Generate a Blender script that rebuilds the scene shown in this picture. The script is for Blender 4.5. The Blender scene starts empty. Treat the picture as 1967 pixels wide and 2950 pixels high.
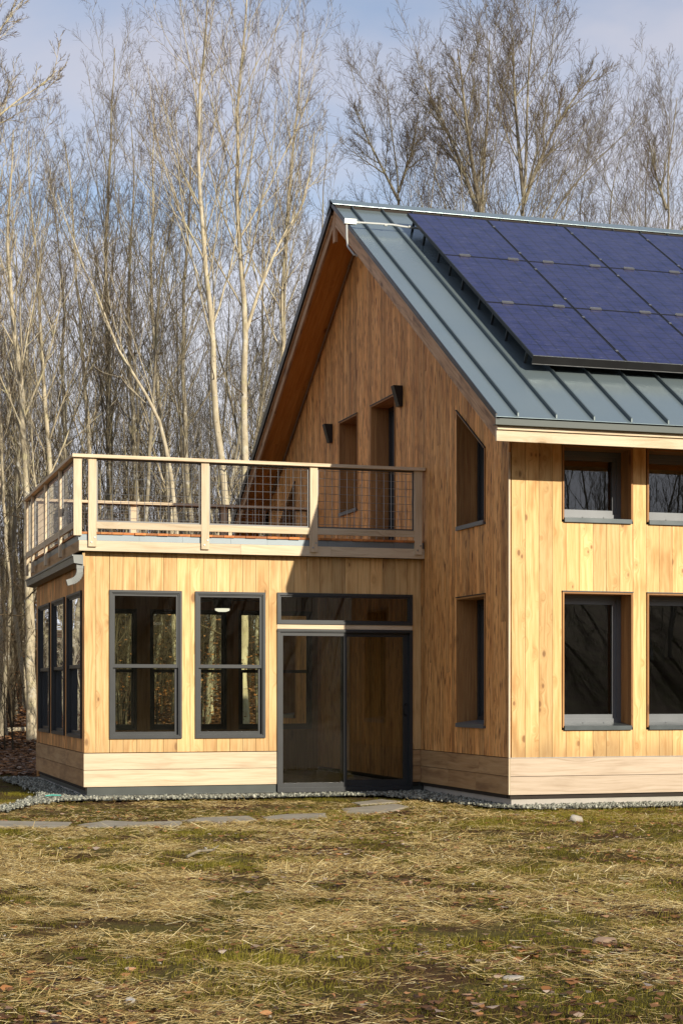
import bpy, math, random
import numpy as np
random.seed(7); rng = np.random.default_rng(11)
R = math.radians
sc = bpy.context.scene
col = sc.collection

# ------------------------------------------------------------------ scene bookkeeping
def link(o, parent=None):
    col.objects.link(o)
    if parent is not None: o.parent = parent
    return o
def tag(o, label=None, cat=None, group=None, kind=None):
    if label: o['label'] = label
    if cat: o['category'] = cat
    if group: o['group'] = group
    if kind: o['kind'] = kind
    return o
def empty(name, loc=(0, 0, 0)):
    o = bpy.data.objects.new(name, None); o.location = loc; o.empty_display_size = .2
    return link(o)

class MB:
    """collects hexahedra, tubes and polygons and links them as ONE mesh object"""
    def __init__(s): s.v = []; s.f = []; s.uv = []; s.r = []
    def face(s, pts, grain=(0, 0, 1), rnd=None, off=None):
        rnd = rnd or (random.random(), random.random(), random.random())
        n0 = len(s.v); P = [np.array(p, float) for p in pts]
        s.v += [tuple(p) for p in P]; s.f.append(tuple(range(n0, n0 + len(P))))
        n = np.cross(P[1] - P[0], P[2] - P[0]); n /= (np.linalg.norm(n) + 1e-12)
        g = np.array(grain, float); u = np.cross(n, g)
        if np.linalg.norm(u) < .2: u = np.cross(n, (0.31, .9, .2)); g = np.cross(u, n)
        u /= (np.linalg.norm(u) + 1e-12)
        s.uv += [(float(p @ u), float(p @ g)) for p in P]
        s.r += [rnd] * len(P)
    def hexa(s, P, grain=(0, 0, 1), rnd=None):
        """P: 4 points of one side, then the 4 matching points of the other"""
        rnd = rnd or (random.random(), random.random(), random.random())
        P = [np.array(p, float) for p in P]
        vol = np.dot(np.cross(P[1] - P[0], P[3] - P[0]), P[4] - P[0])
        F = [(3, 2, 1, 0), (4, 5, 6, 7), (0, 1, 5, 4), (1, 2, 6, 5), (2, 3, 7, 6), (3, 0, 4, 7)]
        for f in F:
            q = [P[i] for i in (f if vol > 0 else f[::-1])]
            s.face(q, grain, rnd)
    def box(s, x0, x1, y0, y1, z0, z1, grain=None, rnd=None):
        if grain is None:
            d = (x1 - x0, y1 - y0, z1 - z0); k = d.index(max(d)); grain = [(1, 0, 0), (0, 1, 0), (0, 0, 1)][k]
        s.hexa([(x0, y0, z0), (x1, y0, z0), (x1, y1, z0), (x0, y1, z0), (x0, y0, z1), (x1, y0, z1), (x1, y1, z1), (x0, y1, z1)], grain, rnd)
    def tube(s, pts, r, k=8, rnd=None, caps=True):
        P = np.array(pts, float); rnd = rnd or (.5, .5, random.random())
        rr = [r] * len(P) if np.isscalar(r) else r; rings = []
        for i, p in enumerate(P):
            t = P[min(i + 1, len(P) - 1)] - P[max(i - 1, 0)]; t /= np.linalg.norm(t)
            a = np.cross(t, (.13, .21, .97) if abs(t[2]) < .9 else (1, .1, 0)); a /= np.linalg.norm(a); b = np.cross(t, a)
            rings.append([p + rr[i] * (a * math.cos(j * 2 * math.pi / k) + b * math.sin(j * 2 * math.pi / k)) for j in range(k)])
        for i in range(len(P) - 1):
            for j in range(k):
                j2 = (j + 1) % k
                s.face([rings[i][j], rings[i][j2], rings[i + 1][j2], rings[i + 1][j]], (0, 0, 1), rnd)
        if caps: s.face(rings[0][::-1], (0, 0, 1), rnd); s.face(rings[-1], (0, 0, 1), rnd)
    def build(s, name, mat, parent=None, smooth=False, bevel=0):
        me = bpy.data.meshes.new(name); me.from_pydata(s.v, [], s.f)
        uv = me.uv_layers.new(name='uv'); uv.data.foreach_set('uv', np.array(s.uv, 'f').ravel())
        ca = me.color_attributes.new('rnd', 'FLOAT_COLOR', 'CORNER')
        c = np.ones((len(s.r), 4), 'f'); c[:, :3] = np.array(s.r); ca.data.foreach_set('color', c.ravel())
        me.materials.append(mat); me.update()
        if smooth: me.polygons.foreach_set('use_smooth', [True] * len(me.polygons))
        return link(bpy.data.objects.new(name, me), parent)

def np_mesh(name, V, F, mat, parent=None, rnd=None, smooth=False, do_link=True):
    """V (n,3); F (m,k) ; rnd (n,3) per vertex"""
    me = bpy.data.meshes.new(name); k = F.shape[1]
    me.vertices.add(len(V)); me.vertices.foreach_set('co', V.astype('f').ravel())
    me.loops.add(F.size); me.loops.foreach_set('vertex_index', F.astype('i').ravel())
    me.polygons.add(len(F)); me.polygons.foreach_set('loop_start', np.arange(0, F.size, k, dtype='i'))
    me.polygons.foreach_set('loop_total', np.full(len(F), k, 'i'))
    if smooth: me.polygons.foreach_set('use_smooth', np.ones(len(F), bool))
    me.update(calc_edges=True)
    if rnd is not None:
        ca = me.color_attributes.new('rnd', 'FLOAT_COLOR', 'POINT')
        c = np.ones((len(V), 4), 'f'); c[:, :rnd.shape[1]] = rnd; ca.data.foreach_set('color', c.ravel())
    me.materials.append(mat)
    o = bpy.data.objects.new(name, me)
    return link(o, parent) if do_link else o

# ------------------------------------------------------------------ materials
class Mat:
    def __init__(s, name):
        s.m = bpy.data.materials.new(name); s.m.use_nodes = True; s.t = s.m.node_tree; s.t.nodes.clear()
        s.out = s.n('ShaderNodeOutputMaterial'); s.b = s.n('ShaderNodeBsdfPrincipled')
        s.l(s.b.outputs[0], s.out.inputs[0])
    def n(s, t, **k):
        x = s.t.nodes.new(t)
        for a, v in k.items(): setattr(x, a, v)
        return x
    def l(s, a, b): s.t.links.new(a, b)
    def put(s, sock, v):
        if hasattr(v, 'is_linked') or hasattr(v, 'links'): s.l(v, sock)
        else: sock.default_value = v
    def math(s, op, a, b=0., c=0., clamp=False):
        x = s.n('ShaderNodeMath', operation=op); x.use_clamp = clamp
        s.put(x.inputs[0], a); s.put(x.inputs[1], b)
        if op in ('MULTIPLY_ADD', 'SMOOTH_MIN'): s.put(x.inputs[2], c)
        return x.outputs[0]
    def comb(s, x, y, z=0.):
        c = s.n('ShaderNodeCombineXYZ'); s.put(c.inputs[0], x); s.put(c.inputs[1], y); s.put(c.inputs[2], z); return c.outputs[0]
    def sep(s, v):
        c = s.n('ShaderNodeSeparateXYZ'); s.l(v, c.inputs[0]); return c.outputs
    def noise(s, vec, scale=1., detail=3., rough=.5, dist=0.):
        x = s.n('ShaderNodeTexNoise'); s.l(vec, x.inputs['Vector']); x.inputs['Scale'].default_value = scale
        x.inputs['Detail'].default_value = detail; x.inputs['Roughness'].default_value = rough; x.inputs['Distortion'].default_value = dist
        return x.outputs
    def vor(s, vec, scale=1., feature='F1', rnd=1.):
        x = s.n('ShaderNodeTexVoronoi', feature=feature); s.l(vec, x.inputs['Vector']); x.inputs['Scale'].default_value = scale
        x.inputs['Randomness'].default_value = rnd; return x.outputs
    def mapr(s, v, a, b, c=0., d=1., smooth=False):
        x = s.n('ShaderNodeMapRange'); x.interpolation_type = 'SMOOTHSTEP' if smooth else 'LINEAR'
        s.l(v, x.inputs[0]); x.inputs[1].default_value = a; x.inputs[2].default_value = b; x.inputs[3].default_value = c; x.inputs[4].default_value = d
        return x.outputs[0]
    def ramp(s, v, stops):
        x = s.n('ShaderNodeValToRGB'); s.l(v, x.inputs[0]); e = x.color_ramp.elements
        while len(e) < len(stops): e.new(.5)
        for i, (p, c) in enumerate(stops): e[i].position = p; e[i].color = (*c, 1)
        return x.outputs[0]
    def mix(s, f, a, b, mode='MIX'):
        x = s.n('ShaderNodeMix', data_type='RGBA', blend_type=mode); s.put(x.inputs[0], f)
        for sk, v in ((x.inputs[6], a), (x.inputs[7], b)):
            if isinstance(v, tuple): sk.default_value = (*v, 1)
            else: s.l(v, sk)
        return x.outputs[2]
    def scale(s, colr, f):
        x = s.n('ShaderNodeVectorMath', operation='SCALE'); s.l(colr, x.inputs[0]); s.put(x.inputs['Scale'], f); return x.outputs[0]
    def attr(s, nm='rnd'):
        a = s.n('ShaderNodeAttribute', attribute_name=nm); return a.outputs
    def uv(s): return s.n('ShaderNodeUVMap', uv_map='uv').outputs[0]
    def pos(s): return s.n('ShaderNodeNewGeometry').outputs['Position']
    def objc(s): return s.n('ShaderNodeTexCoord').outputs['Object']
    def bump(s, h, strength=.3, dist=.01):
        x = s.n('ShaderNodeBump'); x.inputs['Strength'].default_value = strength; x.inputs['Distance'].default_value = dist
        s.l(h, x.inputs['Height']); s.l(x.outputs[0], s.b.inputs['Normal'])
    def fin(s, colr=None, rough=.6, metal=0., spec=.5):
        if colr is not None: s.put(s.b.inputs['Base Color'], (*colr, 1) if isinstance(colr, tuple) else colr)
        s.put(s.b.inputs['Roughness'], rough); s.b.inputs['Metallic'].default_value = metal
        s.b.inputs['Specular IOR Level'].default_value = spec
        return s.m

def wood(name, light, mid, dark, vary=.16, knots=.45, streak=0., grain=1., rough=.62, stain=.25, kcol=(.10, .045, .018), hue=.3, ku=5.5, kv=2.1, foot=0.):
    m = Mat(name); u, v, _ = m.sep(m.uv()); rr = m.sep(m.attr()[0])
    offu = m.math('MULTIPLY', rr[2], 41.); U = m.math('ADD', u, offu); V = m.math('ADD', v, m.math('MULTIPLY', rr[1], 23.))
    wob = m.noise(m.comb(m.math('MULTIPLY', U, 5.), m.math('MULTIPLY', V, 1.1)), 1., 2.)[0]
    kv_ = m.comb(m.math('MULTIPLY', U, ku), m.math('MULTIPLY', V, kv))
    vo = m.vor(kv_, 1.); kr = m.sep(vo['Color'])
    on = m.math('LESS_THAN', kr[0], knots); size = m.math('MULTIPLY_ADD', kr[1], .15, .06)
    kd = m.math('DIVIDE', vo['Distance'], size)
    kf = m.math('MULTIPLY', on, m.math('SUBTRACT', 1., m.mapr(kd, .45, 1.0, 0., 1., True)), clamp=True)
    halo = m.math('MULTIPLY', on, m.math('SUBTRACT', 1., m.mapr(vo['Distance'], 0., .42, 0., 1., True)), clamp=True)
    gx = m.math('ADD', m.math('MULTIPLY_ADD', wob, 3.2, m.math('MULTIPLY', U, 38. * grain)), m.math('MULTIPLY', halo, 3.5))
    g = m.noise(m.comb(gx, m.math('MULTIPLY', V, 1.3)), 1., 5., .6)[0]
    fine = m.noise(m.comb(m.math('MULTIPLY', U, 260.), m.math('MULTIPLY', V, 6.)), 1., 2.)[0]
    c = m.ramp(g, [(.25, dark), (.48, mid), (.72, light)])
    blot = m.noise(m.comb(m.math('MULTIPLY', U, 7.), m.math('MULTIPLY', V, 1.6), 3.), 1., 3.)[0]
    c = m.mix(m.math('MULTIPLY', m.mapr(blot, .5, .75, 0., 1., True), stain), c, dark)
    c = m.mix(m.math('MULTIPLY', m.math('SUBTRACT', rr[1], .35), hue, clamp=True), c, (mid[0] * 1.12, mid[1] * .86, mid[2] * .62))
    if streak > 0:
        st = m.noise(m.comb(m.math('MULTIPLY_ADD', wob, 1.5, m.math('MULTIPLY', U, 44.)), m.math('MULTIPLY', V, 4.2), 7.), 1., 2., .5)[0]
        big = m.noise(m.comb(m.math('MULTIPLY', U, 6.), m.math('MULTIPLY', V, .8), 1.), 1., 2.)[0]
        s_ = m.math('MULTIPLY', m.mapr(st, .555, .64, 0., 1., True), m.mapr(big, .35, .6, .4, 1.))
        c = m.mix(m.math('MULTIPLY', s_, streak), c, (dark[0] * .32, dark[1] * .28, dark[2] * .25))
    c = m.mix(m.math('MULTIPLY', kf, .85), c, kcol)
    c = m.mix(m.math('MULTIPLY', halo, .45), c, (dark[0], dark[1], dark[2]))
    if foot:   # grey-brown water stains on the lowest half metre of the boards
        pz = m.sep(m.pos()); sn = m.noise(m.comb(m.math('MULTIPLY', U, 14.), m.math('MULTIPLY', V, 1.2), 5.), 1., 3.)[0]
        wet = m.math('MULTIPLY', m.mapr(m.math('ADD', pz[2], m.math('MULTIPLY', sn, -.5)), .2, .55, 1., 0., True), foot)
        c = m.mix(wet, c, (.34, .20, .085))
    val = m.math('MULTIPLY_ADD', rr[0], 2 * vary, 1 - vary)
    val = m.math('MULTIPLY', val, m.math('MULTIPLY_ADD', fine, .25, .875))
    c = m.scale(c, val)
    h = m.math('ADD', m.math('MULTIPLY', g, .6), m.math('MULTIPLY', fine, .5)); m.bump(h, .22, .004)
    return m.fin(c, rough, 0, .35)

def plain(name, c, rough=.5, metal=0., var=.1, scale=6., bump=0., spec=.5, dust=None):
    m = Mat(name); n = m.noise(m.pos(), scale, 4.)[0]
    cc = m.scale(m.ramp(n, [(0, c), (1, c)]), m.math('MULTIPLY_ADD', n, 2 * var, 1 - var))
    if dust:
        d = m.noise(m.pos(), 2.3, 5., .7)[0]; cc = m.mix(m.math('MULTIPLY', m.mapr(d, .45, .75), .5), cc, dust)
    if bump: m.bump(m.noise(m.pos(), scale * 8, 3.)[0], bump, .005)
    rg = m.math('MULTIPLY_ADD', n, .2, rough - .1)
    return m.fin(cc, rg, metal, spec)

W_front = wood('pine_siding', (.79, .57, .275), (.70, .455, .185), (.46, .235, .072), vary=.21, knots=.95, stain=.8, foot=.55, ku=6.5, kv=3.6, hue=.22)
W_sun = wood('pine_siding_pale', (.74, .54, .275), (.64, .42, .18), (.40, .21, .07), vary=.24, foot=.3, knots=.6, stain=.7, ku=5.5, kv=2.6, hue=.25)
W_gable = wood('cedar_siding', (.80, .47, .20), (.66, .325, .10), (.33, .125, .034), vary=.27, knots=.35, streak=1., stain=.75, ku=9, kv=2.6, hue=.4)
W_baseR = wood('base_board_grey', (.66, .565, .45), (.58, .485, .375), (.40, .32, .235), vary=.07, knots=.3, grain=1., stain=.55, ku=4, kv=1.2, hue=.05, foot=.25)
W_base = wood('base_board', (.72, .60, .43), (.64, .51, .345), (.45, .33, .21), vary=.07, knots=.25, grain=.9, stain=.55, ku=2.5, kv=.9, hue=.1)
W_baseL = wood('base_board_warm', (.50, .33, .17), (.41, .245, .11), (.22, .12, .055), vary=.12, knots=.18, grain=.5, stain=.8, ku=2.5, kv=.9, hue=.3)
W_fascia = wood('fascia_board', (.69, .59, .43), (.63, .52, .36), (.46, .34, .20), vary=.08, knots=.6, grain=.6, stain=.35, ku=4, kv=1.4, hue=.1)
W_rail = wood('rail_timber', (.66, .56, .41), (.59, .48, .325), (.42, .31, .19), vary=.12, knots=.2, grain=.8, stain=.4, hue=.15)
W_rake = wood('rake_board', (.62, .42, .26), (.50, .305, .165), (.19, .105, .06), vary=.1, knots=.3, grain=.7, stain=.9)
W_soffit = wood('soffit_plank', (.54, .265, .075), (.46, .20, .045), (.32, .115, .022), vary=.16, knots=.4, stain=.3)
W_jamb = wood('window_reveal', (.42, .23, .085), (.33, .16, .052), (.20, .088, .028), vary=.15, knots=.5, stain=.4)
W_deck = wood('deck_board', (.55, .27, .08), (.47, .17, .045), (.28, .09, .025), vary=.35, knots=.1, stain=.5, hue=.6)
W_int = wood('interior_board', (.38, .235, .115), (.29, .165, .07), (.17, .09, .034), vary=.12, knots=.3, stain=.4)
M_dark = plain('window_metal', (.036, .039, .041), .42, .25, .12, 3.)
M_frame2 = plain('aluminium_frame', (.155, .165, .175), .38, .35, .08, 3.)
M_trim = plain('dark_trim', (.022, .022, .023), .5, .2)
M_sill = plain('sill_metal', (.085, .10, .105), .34, .5, .1, 4.)
M_flash = plain('flashing_metal', (.20, .235, .255), .4, .5, .08, 2.)
M_gutter = plain('gutter_metal', (.17, .18, .175), .38, .5, .1, 3.)
M_plinth = plain('plinth_metal', (.085, .095, .09), .35, .5, .25, 1.6, bump=.1)
M_steel = plain('galvanised_steel', (.36, .37, .37), .4, .8, .15, 30.)
M_wire = plain('mesh_wire', (.13, .13, .13), .4, .6, .1, 10.)
M_sheath = plain('sheathing', (.03, .022, .016), .9)
M_conc = plain('concrete', (.42, .39, .34), .85, 0, .18, 5., bump=.3)
M_black = plain('black_metal', (.018, .018, .019), .4, .3)
M_white = plain('white_plastic', (.75, .75, .72), .4)
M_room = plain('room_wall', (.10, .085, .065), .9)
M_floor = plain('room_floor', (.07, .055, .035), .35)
M_picture = plain('picture_mat', (.75, .72, .62), .7, 0, .15, 9.)

def roof_mat():
    m = Mat('standing_seam_metal'); p = m.pos()
    n = m.noise(p, 1.1, 3.)[0]; n2 = m.noise(p, 60., 2.)[0]; sp = m.vor(p, 26.); d = m.mapr(sp['Distance'], .02, .07, 1., 0.)
    c = m.mix(n, (.225, .30, .335), (.285, .345, .345)); c = m.mix(m.math('MULTIPLY', d, .35), c, (.6, .62, .6))
    m.bump(m.math('ADD', m.math('MULTIPLY', n, 1.), m.math('MULTIPLY', n2, .03)), .25, .02)
    return m.fin(c, m.math('MULTIPLY_ADD', n2, .08, .19), .55, .5)
M_roof = roof_mat()
M_seam = plain('seam_metal', (.10, .125, .13), .4, .5)
def panel_mat():
    m = Mat('solar_glass'); U, V, _ = m.sep(m.uv())
    fx = m.math('ABSOLUTE', m.math('SUBTRACT', m.math('FRACT', m.math('MULTIPLY', U, 6.)), .5))
    fy = m.math('ABSOLUTE', m.math('SUBTRACT', m.math('FRACT', m.math('MULTIPLY', V, 10.)), .5))
    line = m.math('GREATER_THAN', m.math('MAXIMUM', fx, fy), .452)
    bus = m.math('LESS_THAN', m.math('ABSOLUTE', m.math('SUBTRACT', m.math('FRACT', m.math('MULTIPLY', V, 40.)), .5)), .05)
    c = m.mix(m.math('MULTIPLY', bus, .25), (.011, .014, .074), (.045, .055, .14)); c = m.mix(m.math('MULTIPLY', line, 1.), c, (.002, .002, .008))
    cell = m.vor(m.comb(m.math('MULTIPLY', U, 6.), m.math('MULTIPLY', V, 10.)), 1., rnd=0.)
    c = m.mix(m.math('MULTIPLY', m.sep(cell['Color'])[0], .35), c, (.045, .045, .11))
    p = m.pos(); s = m.sep(p)
    wp = m.comb(m.math('MULTIPLY', s[0], 9.), m.math('MULTIPLY', s[1], 22.), 0.)
    dn = m.noise(wp, 1., 4., .65)[0]; pt = m.noise(p, 2.6, 2.)[0]
    dust = m.math('MULTIPLY', m.mapr(dn, .56, .68, 0., 1.), m.mapr(pt, .38, .56, 0., 1.))
    v2 = m.vor(p, 16.); spot = m.math('MULTIPLY', m.mapr(v2['Distance'], .015, .05, 1., 0.), m.math('GREATER_THAN', m.sep(v2['Color'])[0], .72))
    dd = m.math('MAXIMUM', m.math('MULTIPLY', dust, .10), m.math('MULTIPLY', spot, .35))
    c = m.mix(dd, c, (.35, .35, .42))
    return m.fin(c, m.math('MULTIPLY_ADD', dd, .5, .14), 0., .45)
M_pv = panel_mat()

def glass_mat(name, tint, refl=1., wavy=.0, base=.04):
    m = Mat(name); m.t.nodes.remove(m.b)
    tr = m.n('ShaderNodeBsdfTransparent'); tr.inputs[0].default_value = (*tint, 1)
    gl = m.n('ShaderNodeBsdfGlossy'); gl.inputs['Roughness'].default_value = .0; gl.inputs[0].default_value = (.95, .97, 1, 1)
    fr = m.n('ShaderNodeFresnel'); fr.inputs['IOR'].default_value = 1.5
    bp = m.n('ShaderNodeBump'); bp.inputs['Strength'].default_value = 1.; bp.inputs['Distance'].default_value = wavy
    if wavy > 0:
        s = m.sep(m.pos()); nn = m.noise(m.comb(m.math('MULTIPLY', s[0], .8), m.math('MULTIPLY', s[1], .8), m.math('MULTIPLY', s[2], 2.2)), 1., 1.)[0]
        m.l(nn, bp.inputs['Height']); m.l(bp.outputs[0], gl.inputs['Normal'])
    f = m.math('MULTIPLY_ADD', fr.outputs[0], 1.75 * refl, base - .04, clamp=True)
    mx = m.n('ShaderNodeMixShader'); m.l(f, mx.inputs[0]); m.l(tr.outputs[0], mx.inputs[1]); m.l(gl.outputs[0], mx.inputs[2])
    m.l(mx.outputs[0], m.out.inputs[0]); return m.m
G_sun = glass_mat('porch_glass', (.92, .96, .82), .7, .0012)
G_side = glass_mat('porch_side_glass', (.80, .86, .72), 1.0, .0025)
G_door = glass_mat('door_glass', (.62, .59, .44), 1.25, .0004, .045)
G_house = glass_mat('triple_glass', (.48, .50, .45), 1.35, .0004, .045)

def bark_mat(name, a, b, lich=.35, dark=(.10, .085, .06)):
    m = Mat(name); p = m.objc(); s = m.sep(p)
    n = m.noise(m.comb(m.math('MULTIPLY', s[0], 9.), m.math('MULTIPLY', s[1], 9.), m.math('MULTIPLY', s[2], 3.)), 1., 5., .65)[0]
    c = m.mix(m.mapr(n, .3, .7), b, a)
    l = m.noise(p, 2.2, 5., .7)[0]; c = m.mix(m.math('MULTIPLY', m.mapr(l, .52, .64, 0., 1., True), lich), c, (.52, .50, .24))
    w = m.noise(p, 3.7, 4., .7)[0]; c = m.mix(m.math('MULTIPLY', m.mapr(w, .55, .66, 0., 1., True), .55), c, (.58, .56, .48))
    k = m.vor(p, 9.); c = m.mix(m.math('MULTIPLY', m.mapr(k['Distance'], .08, .2, 1., 0.), .7), c, dark)
    m.bump(n, .6, .02); return m.fin(c, .85, 0, .2)
M_bark = bark_mat('pale_bark', (.62, .545, .39), (.30, .245, .155))
M_bark3 = bark_mat('dark_bark', (.19, .165, .11), (.085, .068, .045), .15)
M_bark2 = bark_mat('grey_bark', (.34, .30, .215), (.15, .125, .085), .25)
def twig_mat(name, a, b):
    m = Mat(name); s = m.sep(m.objc()); n = m.noise(m.objc(), .5, 2.)[0]; n2 = m.noise(m.objc(), 6., 2.)[0]
    return m.fin(m.mix(n2, m.mix(m.mapr(n, .4, .6), a, b), m.mix(n, b, a)), .85, 0, .15)
M_twig = twig_mat('twig_bark', (.145, .112, .06), (.10, .062, .042))
M_twig2 = twig_mat('far_twig_bark', (.078, .062, .035), (.056, .040, .026))

def rnd_mat(name, stops, rough=.8, trans=0., spec=.2):
    m = Mat(name); r = m.sep(m.attr()[0]); c = m.ramp(r[0], stops); c = m.scale(c, m.math('MULTIPLY_ADD', r[1], .5, .75))
    m.fin(c, rough, 0, spec)
    if trans:
        t = m.n('ShaderNodeBsdfTranslucent'); m.l(c, t.inputs[0]); mx = m.n('ShaderNodeMixShader'); mx.inputs[0].default_value = trans
        m.l(m.b.outputs[0], mx.inputs[1]); m.l(t.outputs[0], mx.inputs[2]); m.l(mx.outputs[0], m.out.inputs[0])
    return m.m
M_straw = rnd_mat('straw', [(0, (.045, .024, .009)), (.33, (.20, .12, .038)), (.64, (.44, .31, .11)), (.86, (.74, .59, .26)), (1, (.95, .85, .55))], .6, 0, .15)
M_grass = rnd_mat('grass_blade', [(0, (.055, .050, .008)), (.5, (.165, .145, .014)), (1, (.35, .30, .04))], .6, .25)
M_leaf = rnd_mat('dead_leaf', [(0, (.05, .028, .018)), (.35, (.15, .075, .035)), (.6, (.28, .125, .045)), (.85, (.38, .19, .08)), (1, (.40, .33, .27))], .6, .15)
M_bleaf = rnd_mat('beech_leaf', [(0, (.22, .09, .03)), (1, (.45, .22, .08))], .6, .3)
M_gravel = rnd_mat('crushed_stone', [(0, (.10, .10, .08)), (.5, (.25, .255, .205)), (1, (.44, .44, .36))], .8)
M_rock = plain('field_stone', (.34, .31, .26), .9, 0, .35, 7., bump=.5)
M_slate = plain('flagstone', (.29, .26, .195), .85, 0, .4, 5., bump=.3)

def ground_mat():
    m = Mat('earth'); p = m.pos(); s = m.sep(p)
    a = m.noise(p, 1.3, 5., .6)[0]; b = m.noise(p, 34., 4., .7)[0]; f = m.noise(m.comb(m.math('MULTIPLY', s[0], 40.), m.math('MULTIPLY', s[1], 90.), 0.), 1., 3.)[0]
    soil = m.mix(b, (.022, .011, .005), (.13, .068, .030)); moss = m.mix(b, (.035, .031, .008), (.165, .130, .035))
    lawn = m.mix(m.mapr(a, .42, .58, 0., 1., True), soil, moss)
    lawn = m.mix(m.math('MULTIPLY', m.mapr(f, .60, .7), .35), lawn, (.30, .22, .11))
    v = m.vor(p, 13.); vc = m.sep(v['Color']); v2 = m.vor(p, 31.); vc2 = m.sep(v2['Color'])
    lit = m.ramp(vc[0], [(0, (.045, .022, .012)), (.3, (.13, .06, .028)), (.6, (.26, .115, .045)), (.85, (.36, .18, .08)), (1, (.40, .30, .22))])
    lit = m.mix(.5, lit, m.ramp(vc2[0], [(0, (.03, .016, .01)), (.5, (.17, .08, .035)), (1, (.40, .22, .11))]))
    lit = m.scale(lit, m.mapr(v['Distance'], .1, .6, 1.1, .35))
    lit = m.mix(m.math('MULTIPLY', m.mapr(m.noise(p, .22, 3.)[0], .52, .62), .5), lit, (.06, .07, .02))
    edge = m.math('ADD', m.math('ADD', s[1], m.math('MULTIPLY', s[0], .25)), m.math('MULTIPLY', a, 3.5))
    c = m.mix(m.mapr(edge, 9.4, 10.6), lawn, lit)
    m.bump(m.math('ADD', b, vc[1]), .8, .03); return m.fin(c, .95, 0, .1)
M_ground = ground_mat()
M_gravbed = plain('gravel_bed', (.20, .215, .19), .95, 0, .5, 40., bump=.8)

# ------------------------------------------------------------------ camera, world, sun
CAM = (-7.594, -18.219, 1.234); YAW = .297
cam = bpy.data.objects.new('camera', bpy.data.cameras.new('camera')); link(cam)
cam.location = CAM; cam.rotation_euler = (R(90), 0, -YAW)
cam.data.sensor_fit = 'HORIZONTAL'; cam.data.sensor_width = 36; cam.data.lens = 36 * 4916.4 / 1967
cam.data.shift_y = (1994.4 - 1475) / 1967; cam.data.clip_end = 1000; sc.camera = cam
SUN_EL = math.atan(.42); sx, sy = .3517, -1.
hl = math.hypot(sx, sy); sdir = np.array([sx / hl * math.cos(SUN_EL), sy / hl * math.cos(SUN_EL), math.sin(SUN_EL)])
sun = bpy.data.objects.new('sun', bpy.data.lights.new('sun', 'SUN')); link(sun)
sun.data.energy = 4.95; sun.data.angle = R(.53); sun.data.color = (1, .90, .74)
from mathutils import Vector
sun.rotation_euler = Vector(-sdir).to_track_quat('-Z', 'Y').to_euler(); sun.location = (5, -20, 15)
w = bpy.data.worlds.new('World'); sc.world = w; w.use_nodes = True; nt = w.node_tree; nt.nodes.clear()
def wn(t): return nt.nodes.new(t)
o_ = wn('ShaderNodeOutputWorld'); bg = wn('ShaderNodeBackground'); sky = wn('ShaderNodeTexSky'); sky.sky_type = 'NISHITA'
sky.sun_disc = False; sky.sun_elevation = SUN_EL; sky.sun_rotation = math.atan2(sdir[0], sdir[1]); sky.air_density = 1.1; sky.dust_density = .6; sky.ozone_density = 3.
tc = wn('ShaderNodeTexCoord'); mp = wn('ShaderNodeMapping'); mp.inputs['Scale'].default_value = (2.2, 2.2, 5.2); mp.inputs['Location'].default_value = (.3, 1.1, .55)
nz = wn('ShaderNodeTexNoise'); nz.inputs['Scale'].default_value = 1.15; nz.inputs['Detail'].default_value = 7; nz.inputs['Roughness'].default_value = .52; nz.inputs['Distortion'].default_value = .35
mr = wn('ShaderNodeMapRange'); mr.interpolation_type = 'SMOOTHSTEP'; mr.inputs[1].default_value = .38; mr.inputs[2].default_value = .58; mr.inputs[3].default_value = .34; mr.inputs[4].default_value = .97
mx = wn('ShaderNodeMix'); mx.data_type = 'RGBA'; c2_ = wn('ShaderNodeValToRGB'); e2 = c2_.color_ramp.elements; e2.new(.5); [(setattr(e_, 'position', p_), setattr(e_, 'color', (*v_, 1))) for e_, (p_, v_) in zip(e2, ((.18, (.56, .57, .62)), (.31, (.42, .43, .50)), (.42, (.37, .375, .44))))]; sc10 = wn('ShaderNodeVectorMath'); sc10.operation = 'SCALE'; sc10.inputs['Scale'].default_value = 10.
L = nt.links.new
L(tc.outputs['Generated'], mp.inputs[0]); L(mp.outputs[0], nz.inputs['Vector']); 
sp_ = wn('ShaderNodeSeparateXYZ'); L(tc.outputs['Generated'], sp_.inputs[0]); cr = wn('ShaderNodeValToRGB'); el = cr.color_ramp.elements
while len(el) < 6: el.new(.5)
for e_, (p_, v_) in zip(el, ((0., .66), (.20, .66), (.275, .44), (.35, .66), (.5, .55), (.62, .27))): e_.position = p_; e_.color = (v_, v_, v_, 1)
L(sp_.outputs[2], cr.inputs[0]); L(sp_.outputs[2], c2_.inputs[0]); L(c2_.outputs[0], sc10.inputs[0]); L(sc10.outputs[0], mx.inputs[7]); ad = wn('ShaderNodeMath'); ad.operation = 'ADD'; L(nz.outputs[0], ad.inputs[0]); L(cr.outputs[0], ad.inputs[1]); sb_ = wn('ShaderNodeMath'); sb_.operation = 'SUBTRACT'; sb_.inputs[1].default_value = .52
L(ad.outputs[0], sb_.inputs[0]); L(sb_.outputs[0], mr.inputs[0]); L(mr.outputs[0], mx.inputs[0])
L(sky.outputs[0], mx.inputs[6]); L(mx.outputs[2], bg.inputs[0]); L(bg.outputs[0], o_.inputs[0]); bg.inputs[1].default_value = .13
sc.view_settings.view_transform = 'Standard'; sc.view_settings.look = 'None'; sc.view_settings.gamma = 1; sc.view_settings.exposure = .20
sc.cycles.max_bounces = 8; sc.cycles.transparent_max_bounces = 16; sc.cycles.diffuse_bounces = 3; sc.cycles.glossy_bounces = 3

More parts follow.
